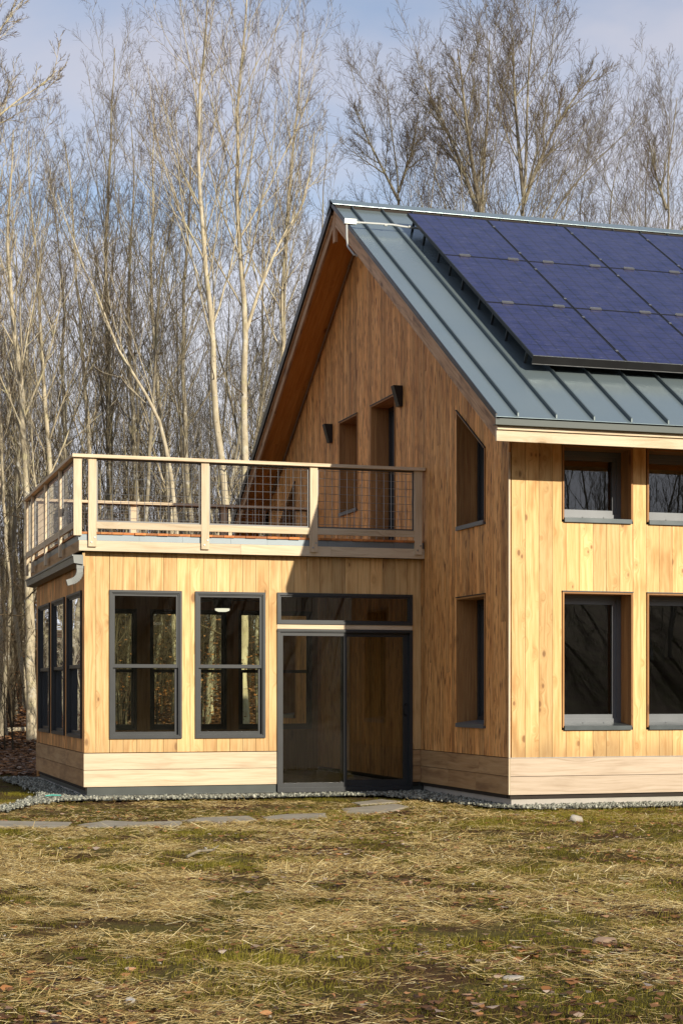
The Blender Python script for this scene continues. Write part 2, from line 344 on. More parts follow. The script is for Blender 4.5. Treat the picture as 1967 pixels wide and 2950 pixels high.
# ------------------------------------------------------------------ terrain helpers
_g = np.random.default_rng(3).random((64, 64))
def vnoise(x, y, s=1.):
    x = np.asarray(x, float) * s; y = np.asarray(y, float) * s
    xi = np.floor(x).astype(int); yi = np.floor(y).astype(int); fx = x - xi; fy = y - yi
    fx = fx * fx * (3 - 2 * fx); fy = fy * fy * (3 - 2 * fy)
    a = _g[xi % 64, yi % 64]; b = _g[(xi + 1) % 64, yi % 64]; c = _g[xi % 64, (yi + 1) % 64]; d = _g[(xi + 1) % 64, (yi + 1) % 64]
    return (a * (1 - fx) + b * fx) * (1 - fy) + (c * (1 - fx) + d * fx) * fy
def fbm(x, y, s=1.): return (vnoise(x, y, s) + .5 * vnoise(x + 9.3, y + 4.1, s * 2.1) + .25 * vnoise(x + 2.7, y + 8.8, s * 4.3)) / 1.75
def gz(x, y):
    x = np.asarray(x, float); y = np.asarray(y, float)
    h = -.12 + .05 * (vnoise(x, y, .8) - .5) * np.clip((-.5 - y) / 2, .15, 1) + .03 * (vnoise(x, y, 2.3) - .5) * np.clip((-.5 - y) / 2, .1, 1)
    t = np.clip(y - 22, 0, None); h = h + np.where(t > 0, .07 * t + .35 * (vnoise(x, y, .12) - .5) * np.clip(t / 12, 0, 1), 0)
    h = h + .20 * np.clip(-46 - y, 0, 90)  # unseen rise behind the camera, added so the glass mirrors dark ground, not sky
    return h
def spaced(a, b, n, p=1.): t = np.linspace(0, 1, n); return a + (b - a) * t ** p
gx = np.concatenate([spaced(-400, -32, 14), spaced(-30, 30, 130), spaced(32, 400, 14)])
gy = np.concatenate([spaced(-300, -150, 4), spaced(-140, -32, 26), spaced(-30, 40, 150), spaced(42, 110, 24), spaced(130, 600, 8)])
XX, YY = np.meshgrid(gx, gy); ZZ = gz(XX, YY); ZZ = np.where(YY > 110, gz(XX, 110 + 0 * YY), ZZ)
nx, ny = len(gx), len(gy); idx = np.arange(nx * ny).reshape(ny, nx)
F = np.stack([idx[:-1, :-1], idx[:-1, 1:], idx[1:, 1:], idx[1:, :-1]], -1).reshape(-1, 4)
g_ = np_mesh('ground', np.stack([XX, YY, ZZ], -1).reshape(-1, 3), F, M_ground, smooth=True)
tag(g_, 'sloping ground of thin lawn and woodland leaf litter', None, None, 'structure')

# ------------------------------------------------------------------ the house
house = empty('house'); tag(house, 'timber house with steep gable, flat roofed glazed porch and standing seam roof', 'house')
S = .643; YR, ZR = 5.48, 8.32; YE, ZE = -.83, 4.25; YB = 2 * YR - YE; XE = -.50; XR = 11.
def roof_z(y): return ZR - S * abs(y - YR)
def pf(Y0): return lambda a, d, z: (a, Y0 - d, z)      # wall facing the camera side (-Y)
def pl(X0): return lambda a, d, z: (X0 - d, a, z)      # wall facing -X
def pb(Y0): return lambda a, d, z: (a, Y0 + d, z)      # facing +Y
def prism(mb, P, a0, a1, z00, z01, z10, z11, d0, d1, grain=(0, 0, 1), rnd=None):
    """a0..a1 wide; bottom heights z00,z01 and top heights z10,z11 at a0,a1"""
    mb.hexa([P(a0, d0, z00), P(a1, d0, z01), P(a1, d0, z11), P(a0, d0, z10), P(a0, d1, z00), P(a1, d1, z01), P(a1, d1, z11), P(a0, d1, z10)], grain, rnd)
def boards(mb, P, a0, a1, widths, zb, zt, holes=(), d0=-.02, d1=0., gap=.0045, joints=.0, extra=()):
    """vertical boards between a0 and a1 under zt(a), cut round the holes (a0,a1,zb,zt)"""
    zb_ = zb if callable(zb) else (lambda a: zb); zt_ = zt if callable(zt) else (lambda a: zt)
    a = a0; edges = []
    while a < a1 - 1e-6:
        w_ = widths() if callable(widths) else widths
        b = min(a + w_, a1); 
        if a1 - b < .03: b = a1
        edges.append((a, b)); a = b
    cuts = sorted(set([h[0] for h in holes] + [h[1] for h in holes] + list(extra)))
    for (l, r) in edges:
        rnd = (random.random(), random.random(), random.random())
        zj = None
        if joints and random.random() < joints: zj = random.uniform(zb_(l) + .4, max(zb_(l) + .5, min(zt_(l), zt_(r)) - .3)); rnd2 = (random.random(), random.random(), random.random())
        ll, rr_ = l + gap / 2, r - gap / 2
        ks = [ll] + [c for c in cuts if ll + 1e-4 < c < rr_ - 1e-4] + [rr_]
        for p, q in zip(ks[:-1], ks[1:]):
            if q - p < .004: continue
            m_ = (p + q) / 2; spans = [[lambda s_: zb_(s_), lambda s_: zt_(s_)]]
            for h in sorted(holes, key=lambda h: (h[2](m_) if callable(h[2]) else h[2])):
                if h[0] - 1e-6 <= m_ <= h[1] + 1e-6:
                    hb = h[2] if callable(h[2]) else (lambda s_, v=h[2]: v); ht = h[3] if callable(h[3]) else (lambda s_, v=h[3]: v)
                    top = spans[-1][1]; spans[-1][1] = hb; spans.append([ht, top])
            for lo, hi in spans:
                z00, z01, z10, z11 = lo(p), lo(q), hi(p), hi(q)
                if max(z10 - z00, z11 - z01) < .01: continue
                z10 = max(z10, z00 + .001); z11 = max(z11, z01 + .001)
                if zj and z00 + .1 < zj < min(z10, z11) - .1:
                    prism(mb, P, p, q, z00, z01, zj, zj, d0, d1, (0, 0, 1), rnd); prism(mb, P, p, q, zj + .003, zj + .003, z10, z11, d0, d1, (0, 0, 1), rnd2)
                else: prism(mb, P, p, q, z00, z01, z10, z11, d0, d1, (0, 0, 1), rnd)
def hboards(mb, P, a0, a1, rows, d0, d1, lmin=1.2, lmax=2.6):
    for z0, z1 in rows:
        a = a0
        while a < a1 - 1e-6:
            b = min(a1, a + random.uniform(lmin, lmax))
            if a1 - b < .5: b = a1
            g = (np.array(P(1, 0, 0), float) - np.array(P(0, 0, 0), float))
            prism(mb, P, a, b - .003, z0, z0, z1, z1, d0, d1, tuple(g)); a = b
def rframe(mb, P, a0, a1, z0, z1, w_, d0, d1, wb=None, wt=None, rnd=None):
    """rectangular frame, side width w_, butted members"""
    wb = w_ if wb is None else wb; wt = w_ if wt is None else wt
    prism(mb, P, a0, a0 + w_, z0, z0, z1, z1, d0, d1); prism(mb, P, a1 - w_, a1, z0, z0, z1, z1, d0, d1)
    ga = tuple(np.array(P(1, 0, 0), float) - np.array(P(0, 0, 0), float))
    prism(mb, P, a0 + w_, a1 - w_, z0, z0, z0 + wb, z0 + wb, d0, d1, ga); prism(mb, P, a0 + w_, a1 - w_, z1 - wt, z1 - wt, z1, z1, d0, d1, ga)
def pane(P, a0, a1, z0, z1, d, mat, parent, name='pane', zt=None):
    mb = MB(); zt0, zt1 = (z1, z1) if zt is None else (zt(a0), zt(a1))
    prism(mb, P, a0, a1, z0, z0, zt0, zt1, d - .002, d)
    # one sheet only: keep the outer face
    m2 = MB(); m2.face([P(a0, d, z0), P(a1, d, z0), P(a1, d, zt1), P(a0, d, zt0)])
    return m2.build(name, mat, parent)

# --- openings
FW = [(.656, 1.575), (1.745, 2.664)]
front_holes = [(a, b, .79, 2.41) for a, b in FW] + [(a, b, 3.215, 4.115) for a, b in FW]
slantR = lambda y: 4.747 - .613 * (1.691 - y); slantL = lambda y: 4.747 - .613 * (y - (2 * 5.45 - 1.691))
gab_holes = [(.722, 1.691, .80, 2.41), (.722, 1.691, 3.24, slantR), (5.765, 6.70, 3.91, 5.355), (4.045, 5.15, 3.235, 5.355),
             (9.209, 10.178, .80, 2.41), (9.209, 10.178, 3.24, slantL)]
P_front, P_gab = pf(0.), pl(0.)
SX0, SY0, SYB = -4.441, 3.002, 7.872
P_sf, P_sl = pf(SY0), pl(SX0)

# --- front wall
mb = MB(); boards(mb, P_front, .028, XR, .1715, .478, 4.36, front_holes, joints=.05); mb.build('front_siding', W_front, house)
mb = MB(); boards(mb, P_front, 0.022, XR, 3., .0, 4.45, front_holes, d0=-.10, d1=-.024, gap=0); mb.build('wall_core', M_sheath, house)
def base_courses(P, a0, a1, rows, d0, d1, lmin, lmax, mat):
    for r_ in rows:
        a = a0
        while a < a1 - 1e-6:
            b = min(a1, a + random.uniform(lmin, lmax))
            if a1 - b < .5: b = a1
            mb = MB(); hboards(mb, P, a, b, [r_], d0, d1, 99, 100); mb.build('base_board', mat, house); a = b
base_courses(P_front, .012, XR, [(.262, .470), (.048, .256)], -.02, .008, 1.8, 3., W_baseR)
mb = MB(); mb.box(-.012, XR, -.014, -.004, .472, .478); mb.build('drip_strip', M_steel, house)
mb = MB(); mb.box(.045, XR, .045, .3, -.4, .044, (1, 0, 0)); mb.box(.045, .3, .30, 2.95, -.4, .044, (0, 1, 0)); mb.box(.05, XR, .30, 10.9, -.4, .04); mb.build('foundation', M_conc, house)
# --- gable wall
zt_g = lambda y: roof_z(y) - .30
gw = lambda: random.choice([.071, .075, .09, .10, .11, .118, .135, .14])
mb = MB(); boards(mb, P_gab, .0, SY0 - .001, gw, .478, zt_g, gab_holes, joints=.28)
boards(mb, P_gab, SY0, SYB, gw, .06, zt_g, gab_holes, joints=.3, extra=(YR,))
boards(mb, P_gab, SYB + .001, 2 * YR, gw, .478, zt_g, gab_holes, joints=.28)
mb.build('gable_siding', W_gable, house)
mb = MB(); boards(mb, P_gab, .125, 2 * YR - .125, 30., .0, zt_g, gab_holes, d0=-.12, d1=-.024, gap=0, extra=(YR,)); mb.build('wall_core', M_sheath, house)
base_courses(P_gab, .0, SY0 - .002, [(.262, .470), (.048, .256)], -.02, .010, .9, 1.9, W_baseL); base_courses(P_gab, SYB + .002, 10.96, [(.262, .470), (.048, .256)], -.02, .010, 1.9, 2.9, W_baseL)
mb = MB(); mb.box(-.0, .018, -.004, .0, .0, .001); mb = MB()
mb.box(-.010, .010, -.007, -.0015, .05, 4.0); mb.build('corner_board', W_fascia, house)
# --- far and right walls
mb = MB(); mb.box(.1, XR, 2 * YR - .12, 2 * YR, 0, 4.4); mb.box(XR - .1, XR, .11, 2 * YR - .13, 0, 4.5)
mb.hexa([(XR - .1, .1, 4.5), (XR, .1, 4.5), (XR, 2 * YR - .1, 4.5), (XR - .1, 2 * YR - .1, 4.5), (XR - .1, YR - .05, 8.0), (XR, YR - .05, 8.0), (XR, YR + .05, 8.0), (XR - .1, YR + .05, 8.0)])
mb.build('far_wall', W_gable, house)
# --- rooms behind the glass
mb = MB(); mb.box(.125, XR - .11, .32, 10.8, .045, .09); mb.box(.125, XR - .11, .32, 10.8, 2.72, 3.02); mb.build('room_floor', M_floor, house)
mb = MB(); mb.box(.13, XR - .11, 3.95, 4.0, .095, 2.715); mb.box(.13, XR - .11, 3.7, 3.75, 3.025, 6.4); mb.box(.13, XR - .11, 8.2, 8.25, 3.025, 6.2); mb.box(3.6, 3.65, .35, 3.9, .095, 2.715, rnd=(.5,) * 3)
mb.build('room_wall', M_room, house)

def deep_window(P, a0, a1, z0, zt, name='window', opening=True, sillz=.075, flip=False, door=False, glass=G_house, light_bottom=True):
    """window set .26 m deep in a boarded reveal; zt number or function"""
    Z = zt if callable(zt) else (lambda a: zt)
    D = -.262; ga = tuple(np.array(P(1, 0, 0), float) - np.array(P(0, 0, 0), float)); gd = tuple(np.array(P(0, 1, 0), float) - np.array(P(0, 0, 0), float))
    fr = MB(); f0, f1 = a0 + .03, a1 - .03; zb = z0 + (.075 if not door else .02); t = .048
    def member(p, q, b0, b1, t0, t1, d0, d1): prism(fr, P, p, q, b0, b1, t0, t1, d0, d1)
    for (e, wd, d1, d0) in ((0., .055, D, D - .08), (.055, .05, D - .018, D - .07)):
        p, q = f0 + e, f1 - e; b = zb + e
        T = lambda a: Z(a) - .03 - e * (1.0 if not callable(zt) else 1.25)
        member(p, p + wd, b, b, T(p), T(p + wd), d0, d1); member(q - wd, q, b, b, T(q - wd), T(q), d0, d1)
        member(p + wd, q - wd, b, b, b + wd, b + wd, d0, d1); th = wd * (1 if not callable(zt) else 1.18)
        member(p + wd, q - wd, T(p + wd) - th, T(q - wd) - th, T(p + wd), T(q - wd), d0, d1)
    w_ = fr.build(name, M_frame2 if not flip else M_dark, house)
    e = .105
    pane(P, f0 + e, f1 - e, zb + e, None, D - .04, glass, w_, zt=lambda a: Z(a) - .03 - e * (1 if not callable(zt) else 1.22))
    # reveal boards: thin liners running back from the face
    rv = MB(); o = .012
    def jamb(p, q, sgn):
        n = 3; dd = np.linspace(D, o, n + 1)
        for i in range(n):
            rv.hexa([P(p, dd[i] + .001, z0 + .03), P(q, dd[i] + .001, z0 + .03), P(q, dd[i + 1] - .001, z0 + .03), P(p, dd[i + 1] - .001, z0 + .03),
                     P(p, dd[i] + .001, Z(p) - .004), P(q, dd[i] + .001, Z(q) - .004), P(q, dd[i + 1] - .001, Z(q) - .004), P(p, dd[i + 1] - .001, Z(p) - .004)], (0, 0, 1))
    jamb(a0 + .009, a0 + .030, 1); jamb(a1 - .030, a1 - .009, -1)
    prism(rv, P, a0 + .031, a1 - .031, Z(a0 + .031) - .027, Z(a1 - .031) - .027, Z(a0 + .031) - .006, Z(a1 - .031) - .006, D, o, ga)
    rv.build('reveal', W_jamb, w_)
    # metal edge trims on head (and slant)
    tr = MB(); prism(tr, P, a0 + .004, a1 - .004, Z(a0) - .005, Z(a1) - .005, Z(a0) + .006, Z(a1) + .006, -.05, .022, ga)
    tr.build('head_flashing', M_trim if flip else M_sill, w_)
    if not door:
        sl = MB(); y0, y1 = z0, z0 + .088
        sl.hexa([P(a0 + .028, D, y0), P(a1 - .028, D, y0), P(a1 - .028, D, y1), P(a0 + .028, D, y1), P(a0 + .028, .03, y0), P(a1 - .028, .03, y0), P(a1 - .028, .03, z0 + .05), P(a0 + .028, .03, z0 + .05)], ga)
        si = sl.build('sill', M_sill if not flip else M_frame2, w_)
        for k in range(3 if not flip else 0):
            aa = a0 + .09 + k * .27; zz = z0 + .088 - .04 * ((D + .07 - D) / .29)
            sc_ = MB(); sc_.tube([P(aa, D + .07, zz + .009), P(aa, D + .062, zz + .003)], .006, 6); sc_.build('screw', M_steel, w_)
    return w_
for a, b in FW:
    deep_window(P_front, a, b, .79, 2.41); deep_window(P_front, a, b, 3.215, 4.115)
for (a, b, z, t) in gab_holes:
    deep_window(P_gab, a, b, z, t, 'window' if not (a == 4.045) else 'balcony_door', flip=True, door=(a == 4.045))
# light closers: the wall thickness behind the siding round each opening is lined above; the rest stays dark

# --- roof
def roof_slab(mb, x0, x1, u0, u1, t0, t1, side=-1, grain=(0, 1, .64)):
    """slab over roof from y=u0 to u1 (front slope coords; side=+1 mirrors), vertical depth t0..t1 below the top plane"""
    m = (lambda y: y) if side < 0 else (lambda y: 2 * YR - y)
    g = (0, 1, S) if side < 0 else (0, 1, -S)
    g = grain if grain == (1, 0, 0) else g
    mb.hexa([(x0, m(u0), roof_z(u0) - t1), (x1, m(u0), roof_z(u0) - t1), (x1, m(u1), roof_z(u1) - t1), (x0, m(u1), roof_z(u1) - t1),
             (x0, m(u0), roof_z(u0) - t0), (x1, m(u0), roof_z(u0) - t0), (x1, m(u1), roof_z(u1) - t0), (x0, m(u1), roof_z(u1) - t0)], g)
rf = MB(); k = 0; x = XE
while x < XR:
    x2 = -.233 + .46 * k; k += 1; x2 = min(x2, XR)
    for sd in (-1, 1): roof_slab(rf, x, x2 - .001, YE, YR - .002, 0, .005, sd)
    x = x2
roof = rf.build('roof', M_roof, house)
mb = MB(); x = -.233; 
while x < XR:
    for sd in (-1, 1): roof_slab(mb, x - .008, x + .008, YE + .015, YR - .14, -.044, -.0015, sd)
    x += .46
mb.build('standing_seam', M_seam, roof)
mb = MB()   # dark edge metal along the rakes and the drip edge at the eave
for sd in (-1, 1): roof_slab(mb, XE - .006, XE - .001, YE, YR - .001, -.012, (.034 if sd < 0 else .115), sd); roof_slab(mb, XE - .001, XE + .05, YE + .01, YR - .001, (.028 if sd < 0 else .108), (.034 if sd < 0 else .1145), sd); roof_slab(mb, XE - .006, XE + .012, YE, YR - .1, -.03, -.012, sd)
mb.build('edge_trim', M_black, roof)
mb = MB(); mb.box(XE, XR, YE + .012, YE + .024, ZE - .075, ZE - .02); mb.box(XE, XR, YE + .024, YE + .1, ZE - .075, ZE - .070); mb.box(XE, XR, YE + .016, YE + .024, ZE - .0195, ZE - .006); mb.build('drip_edge', plain('drip_metal', (.13, .145, .135), .75, .1), roof)
mb = MB()
for sd in (-1, 1): roof_slab(mb, XE - .02, XR, YR - .17, YR - .001, -.066, -.062, sd)
roof_slab(mb, XE - .02, XE - .012, YR - .17, YR - .001, -.062, .02, 1)
mb.build('ridge_cap', M_roof, roof)
mb = MB()
for sd in (-1, 1): roof_slab(mb, XE + .02, XR, YR - .15, YR - .001, -.060, -.002, sd)
mb.build('ridge_vent', M_sheath, roof)
mb = MB()   # rake boards
for sd in (-1, 1):
    for u0, u1 in ((YE + .10, 2.05), (2.053, YR - .06)): roof_slab(mb, -.452, -.418, u0, u1, .036, .305, sd)
    roof_slab(mb, -.475, -.4525, YE + .08, YR - .06, .036 if sd < 0 else .116, .10 if sd < 0 else .15, sd)
mb.box(-.456, -.415, YR - .055, YR + .055, ZR - .56, ZR - .11, (0, 0, 1)); mb.build('rake_board', W_rake, roof)
mb = MB()   # soffit planks, slanted like the roof
for sd in (-1, 1):
    for i in range(4):
        x0, x1 = -.417 + i * .104, -.417 + (i + 1) * .104 - .002
        for u0, u1 in ((YE + .12, random.uniform(1, 3)),): roof_slab(mb, x0, x1, u0, u1, .27, .29, sd); roof_slab(mb, x0, x1, u1 + .003, YR - .001, .27, .29, sd)
for i in range(4):
    u0 = -.70 + .175 * i
    if u0 < 0: roof_slab(mb, .001, XR, u0, min(u0 + .172, -.001), .27, .29, -1, (1, 0, 0))
mb.build('soffit', W_soffit, roof)
mb = MB()   # deck of the roof: closes it against light
for sd in (-1, 1): roof_slab(mb, -.44, XR, YE + .12, YR - .001, .03, .10, sd)
for sd in (-1, 1): roof_slab(mb, .03, XR, .02, YR - .001, .25, .30, sd)
mb.build('roof_deck', M_sheath, roof)
mb = MB()
x = -.456
for L_ in (3.9, 4.2, 4.):
    mb.box(x, x + L_ - .003, YE + .095, YE + .13, 4.008, ZE - .105, (1, 0, 0)); mb.box(x, x + L_ - .003, YE + .07, YE + .094, ZE - .118, ZE - .078, (1, 0, 0)); x += L_
mb.build('fascia', W_fascia, roof)

# --- porch (the flat roofed room on the left)
WA, WB_ = (-4.130, -3.211), (-3.038, -2.123); DX = (-1.965, -.127)
sf_holes = [(WA[0], WA[1], .648, 2.512), (WB_[0], WB_[1], .648, 2.512), (DX[0], DX[1], -.06, 2.516)]
LWs = [(3.192, 4.458), (4.735, 6.003), (6.262, 7.536)]; sl_holes = [(a, b, .650, 2.512) for a, b in LWs]
BWs = [(-4.124, -2.924), (-2.726, -1.509), (-1.326, -.126)]; sb_holes = [(a, b, .650, 2.512) for a, b in BWs]
mb = MB(); boards(mb, P_sf, SX0 + .0, SX0 + .145, .2, .478, 2.985, sf_holes); boards(mb, P_sf, SX0 + .145, -.002, .1708, .478, 2.985, sf_holes); mb.build('porch_front_siding', W_sun, house)
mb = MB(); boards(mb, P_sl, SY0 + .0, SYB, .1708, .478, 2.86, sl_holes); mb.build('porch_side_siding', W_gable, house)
mb = MB(); boards(mb, P_sf, SX0 + .022, -.03, 30, .0, 3.0, sf_holes, d0=-.11, d1=-.024, gap=0); boards(mb, P_sl, SY0 + .12, SYB - .12, 30, .0, 3.0, sl_holes, d0=-.13, d1=-.024, gap=0)
mb.build('wall_core', M_sheath, house)
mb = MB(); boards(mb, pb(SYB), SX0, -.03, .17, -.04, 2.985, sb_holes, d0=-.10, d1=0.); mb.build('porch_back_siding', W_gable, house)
base_courses(P_sf, SX0 - .008, DX[0] - .006, [(.264, .468), (.052, .258)], -.02, .010, 6, 7, W_base); base_courses(P_sf, DX[1] + .004, -.012, [(.264, .468), (.052, .258)], -.02, .010, 6, 7, W_baseL)
base_courses(P_sl, SY0 - .005, SYB, [(.264, .468), (.052, .258)], -.02, .010, 1.3, 2.4, W_baseL)
mb = MB(); mb.box(SX0 + .035, DX[0] - .01, SY0 + .012, SY0 + .02, -.052, .05); mb.box(SX0 + .035, SX0 + .043, SY0 + .02, SYB, -.06, .05); mb.box(SX0 + .03, DX[0] - .01, SY0 + .004, SY0 + .012, -.060, -.045)
mb.build('plinth', M_plinth, house)
mb = MB(); mb.box(DX[1] + .01, .2, SY0 + .05, SY0 + .06, -.1, .045); mb.build('plinth', M_plinth, house)
mb = MB(); mb.box(SX0 + .02, -.0, SY0 + .022, SYB, -.3, -.054); mb.box(DX[0] - .0, DX[1] + .06, SY0 - .012, SY0 + .021, -.3, -.052); mb.build('porch_slab', M_conc, house)
mb = MB(); mb.box(SX0 + .14, -.022, SY0 + .12, SYB - .11, -.05, .0); mb.build('porch_floor', M_floor, house)
mb = MB()   # inner lining of the porch
boards(mb, pb(SY0 + .111), SX0 + .14, -.03, .17, .0, 2.74, sf_holes, d0=0, d1=.015); boards(mb, pf(SYB - .101), SX0 + .14, -.03, .17, .0, 2.74, sb_holes, d0=0, d1=.015)
boards(mb, lambda a, d, z: (SX0 + .131 + d, a, z), SY0 + .13, SYB - .12, .17, .0, 2.74, sl_holes, d0=0, d1=.015); mb.build('lining', W_int, house)
mb = MB(); 
for i in range(24):
    y = SY0 + .115 + i * .2; mb.box(SX0 + .15, -.025, y, min(y + .197, SYB - .12), 2.75, 2.765, (1, 0, 0))
mb.build('porch_ceiling', W_int, house)

def sash_window(P, a0, a1, z0, z1, glass, depth=.0):
    fr = MB(); rframe(fr, P, a0, a1, z0, z1, .030, -.10, .024, .034, .030); rframe(fr, P, a0 + .030, a1 - .030, z0 + .034, z1 - .030, .014, -.09, .010, .012, .014)
    w_ = fr.build('window', M_dark, house)
    zm = z0 + .48 * (z1 - z0) + .02; sa = a0 + .044
    up = MB(); rframe(up, P, sa, a1 - .044, zm - .022, z1 - .044, .026, -.030, -.004, .044, .026); up.build('upper_sash', M_dark, w_)
    lo = MB(); rframe(lo, P, sa + .006, a1 - .050, z0 + .046, zm + .012, .032, -.066, -.034, .04, .040); lo.build('lower_sash', M_dark, w_)
    pane(P, sa + .026, a1 - .07, zm + .022, z1 - .07, -.016, glass, w_); pane(P, sa + .038, a1 - .082, z0 + .086, zm - .028, -.050, glass, w_)
    return w_
sash_window(P_sf, *WA, .648, 2.512, G_sun); sash_window(P_sf, *WB_, .648, 2.512, G_sun)
for a, b in LWs: sash_window(P_sl, a, b, .650, 2.512, G_side)
for a, b in BWs: sash_window(pb(SYB), a, b, .650, 2.512, G_sun)
# sliding door and transom
fr = MB(); rframe(fr, P_sf, DX[0], DX[1], 2.112, 2.516, .034, -.10, .024, .034, .034); rframe(fr, P_sf, DX[0] + .034, DX[1] - .034, 2.146, 2.482, .02, -.06, .004); tw = fr.build('transom_window', M_dark, house)
pane(P_sf, DX[0] + .054, DX[1] - .054, 2.166, 2.462, -.02, G_door, tw)
mb = MB(); mb.box(DX[0] + .001, DX[1] - .001, SY0 - .006, SY0 + .08, 2.051, 2.110, (1, 0, 0)); mb.build('door_header', W_base, house)
fr = MB(); rframe(fr, P_sf, DX[0], DX[1], -.045, 2.048, .038, -.12, .024, .045, .040); prism(fr, P_sf, DX[0] - .0, DX[1], 2.020, 2.020, 2.038, 2.038, .024, .034)
prism(fr, P_sf, DX[0], DX[1], -.058, -.058, -.046, -.046, -.06, .045)
dr = fr.build('sliding_door', M_dark, house)
mid = -1.057
fx_ = MB(); rframe(fx_, P_sf, DX[0] + .038, mid + .03, .0, 2.008, .040, -.045, .004, .06, .046); fx_.build('fixed_leaf', M_dark, dr)
mv = MB(); rframe(mv, P_sf, mid - .03, DX[1] - .038, .0, 2.008, .062, -.10, -.055, .085, .05); mv.build('moving_leaf', M_dark, dr)
pane(P_sf, DX[0] + .078, mid - .010, .06, 1.962, -.02, G_door, dr); pane(P_sf, mid + .032, DX[1] - .10, .085, 1.958, -.078, G_door, dr)
hd = MB(); hd.tube([P_sf(-.190, -.05, .92), P_sf(-.235, -.02, .94), P_sf(-.243, -.005, 1.0), P_sf(-.235, -.02, 1.06), P_sf(-.190, -.05, 1.08)], .009, 8); hd.build('handle', M_black, dr)

# --- porch roof: fascia, flashing, deck boards
mb = MB(); x = SX0 - .085
for L_ in (2.05, 1.2, 1.275): mb.box(x, x + L_ - .003, 2.872, 2.905, 2.985, 3.112, (1, 0, 0)); x += L_
mb.build('deck_fascia', W_fascia, house)
mb = MB(); mb.box(SX0 - .085, SX0 - .05, 2.906, 7.9, 2.98, 3.112, (0, 1, 0)); mb.build('deck_side_fascia', W_baseL, house)
mb = MB(); x = SX0 - .092
for L_ in (.76, .55, .62, .48, .8, .9, .415): mb.box(x, x + L_ - .002, 2.882, 2.888, 3.114, 3.190); x += L_
mb.box(SX0 - .08, SX0 - .074, 2.889, 7.9, 3.114, 3.19); mb.build('deck_flashing', M_flash, house)
mb = MB(); mb.box(SX0 - .045, -.025, 2.91, 7.95, 2.99, 3.11); mb.box(SX0 - .05, -.025, 2.92, 7.9, 3.112, 3.186); mb.build('deck_frame', M_sheath, house)
mb = MB(); x = SX0 - .1
while x < -.05:
    L2 = random.choice([0, .01, -.008]); mb.box(x, min(x + .137, -.026), 2.862 + L2, 7.93, 3.192, 3.220, (0, 1, 0)); x += .142
mb.build('deck_boards', W_deck, house)
# gutter with elbow
mb = MB(); P0 = [(-4.475, 2.812), (-4.59, 2.830), (-4.600, 2.93), (-4.475, 2.93)]
mb.hexa([(P0[0][0], 2.862, P0[0][1]), (P0[1][0], 2.862, P0[1][1]), (P0[2][0], 2.862, P0[2][1]), (P0[3][0], 2.862, P0[3][1]), (P0[0][0], 7.886, P0[0][1]), (P0[1][0], 7.886, P0[1][1]), (P0[2][0], 7.886, P0[2][1]), (P0[3][0], 7.886, P0[3][1])], (0, 1, 0))
mb.box(-4.612, -4.60, 2.858, 7.89, 2.912, 2.934); gt = mb.build('gutter', M_gutter, house)
mb = MB(); mb.box(-4.474, -4.443, 2.93, 2.96, 2.80, 2.965); mb.build('gutter_trim', W_sun, house)
mb = MB(); cx_, cz_ = -4.64, 2.70; pts = [(-4.51, 2.93, 2.815), (-4.51, 2.93, 2.76)]
for i in range(1, 13):
    a = i / 12 * R(72); pts.append((cx_ + .13 * math.cos(a), 2.93, cz_ + .03 - .13 * math.sin(a)))
pts.append((pts[-1][0] - .07, 2.93, pts[-1][2] - .022))
for i in range(len(pts) - 1):
    p, q = np.array(pts[i]), np.array(pts[i + 1]); d = q - p; d /= np.linalg.norm(d); n = np.cross(d, (0, 1, 0))
    for (s1, s2) in ((.042, .036),):
        rib = .0 if i % 2 == 0 else .004
        h = s1 - rib; yv = np.array((0, .038 - rib, 0))
        mb.hexa([p - n * h - yv, p + n * h - yv, p + n * h + yv, p - n * h + yv, q - n * h - yv, q + n * h - yv, q + n * h + yv, q - n * h + yv], tuple(d))
mb.build('downspout_elbow', M_gutter, gt)

# ------------------------------------------------------------------ deck railing
rail = empty('deck_railing', (-2.3, 2.84, 3.2)); tag(rail, 'timber and wire mesh railing round the flat porch roof', 'railing')
def rb(name, mat, fn):
    mb = MB(); fn(mb); mb.v = [(a + 2.3, b - 2.84, c - 3.2) for a, b, c in mb.v]; return mb.build(name, mat, rail)
PX = [-4.364 + 1.423 * i for i in range(4)]; RX0, RY0, RYB = -4.596, 2.842, 7.99
rb('top_rail', W_rail, lambda m: (m.box(RX0 - .02, -.012, RY0 - .04, RY0 + .10, 4.132, 4.172, (1, 0, 0)), m.box(RX0 - .03, RX0 + .11, RY0 + .101, RYB, 4.132, 4.172, (0, 1, 0)), m.box(RX0 + .111, -.012, RYB - .14, RYB, 4.133, 4.172, (1, 0, 0))))
for i, x in enumerate(PX):
    def post(m, x=x):
        m.box(x - .050, x + .050, RY0 - .002, RY0 + .036, 3.035, 4.130, (0, 0, 1))
    o = rb('post', W_rail, post)
    bo = MB()
    for dx, dz in ((.028, .115), (-.012, .055)): bo.tube([(x + dx + 2.3, RY0 - .002 - 2.84, 3.035 + dz - 3.2), (x + dx + 2.3, RY0 - .010 - 2.84, 3.035 + dz - 3.2)], .011, 10)
    bo.build('bolt', M_steel, o)
    rb('post', W_rail, lambda m: m.box(x - .050, x + .050, RYB - .06, RYB - .02, 3.035, 4.130, (0, 0, 1)))
rb('post', W_rail, lambda m: m.box(RX0, RX0 + .100, RY0 - .0, RY0 + .04, 3.17, 4.130, (0, 0, 1)))
for y in (4.16, 5.66, 7.16): rb('post', W_rail, lambda m: m.box(RX0, RX0 + .038, y, y + .10, 3.0, 4.130, (0, 0, 1)))
rb('post', W_rail, lambda m: m.box(RX0, RX0 + .038, RYB - .1, RYB - .0, 3.0, 4.130, (0, 0, 1)))
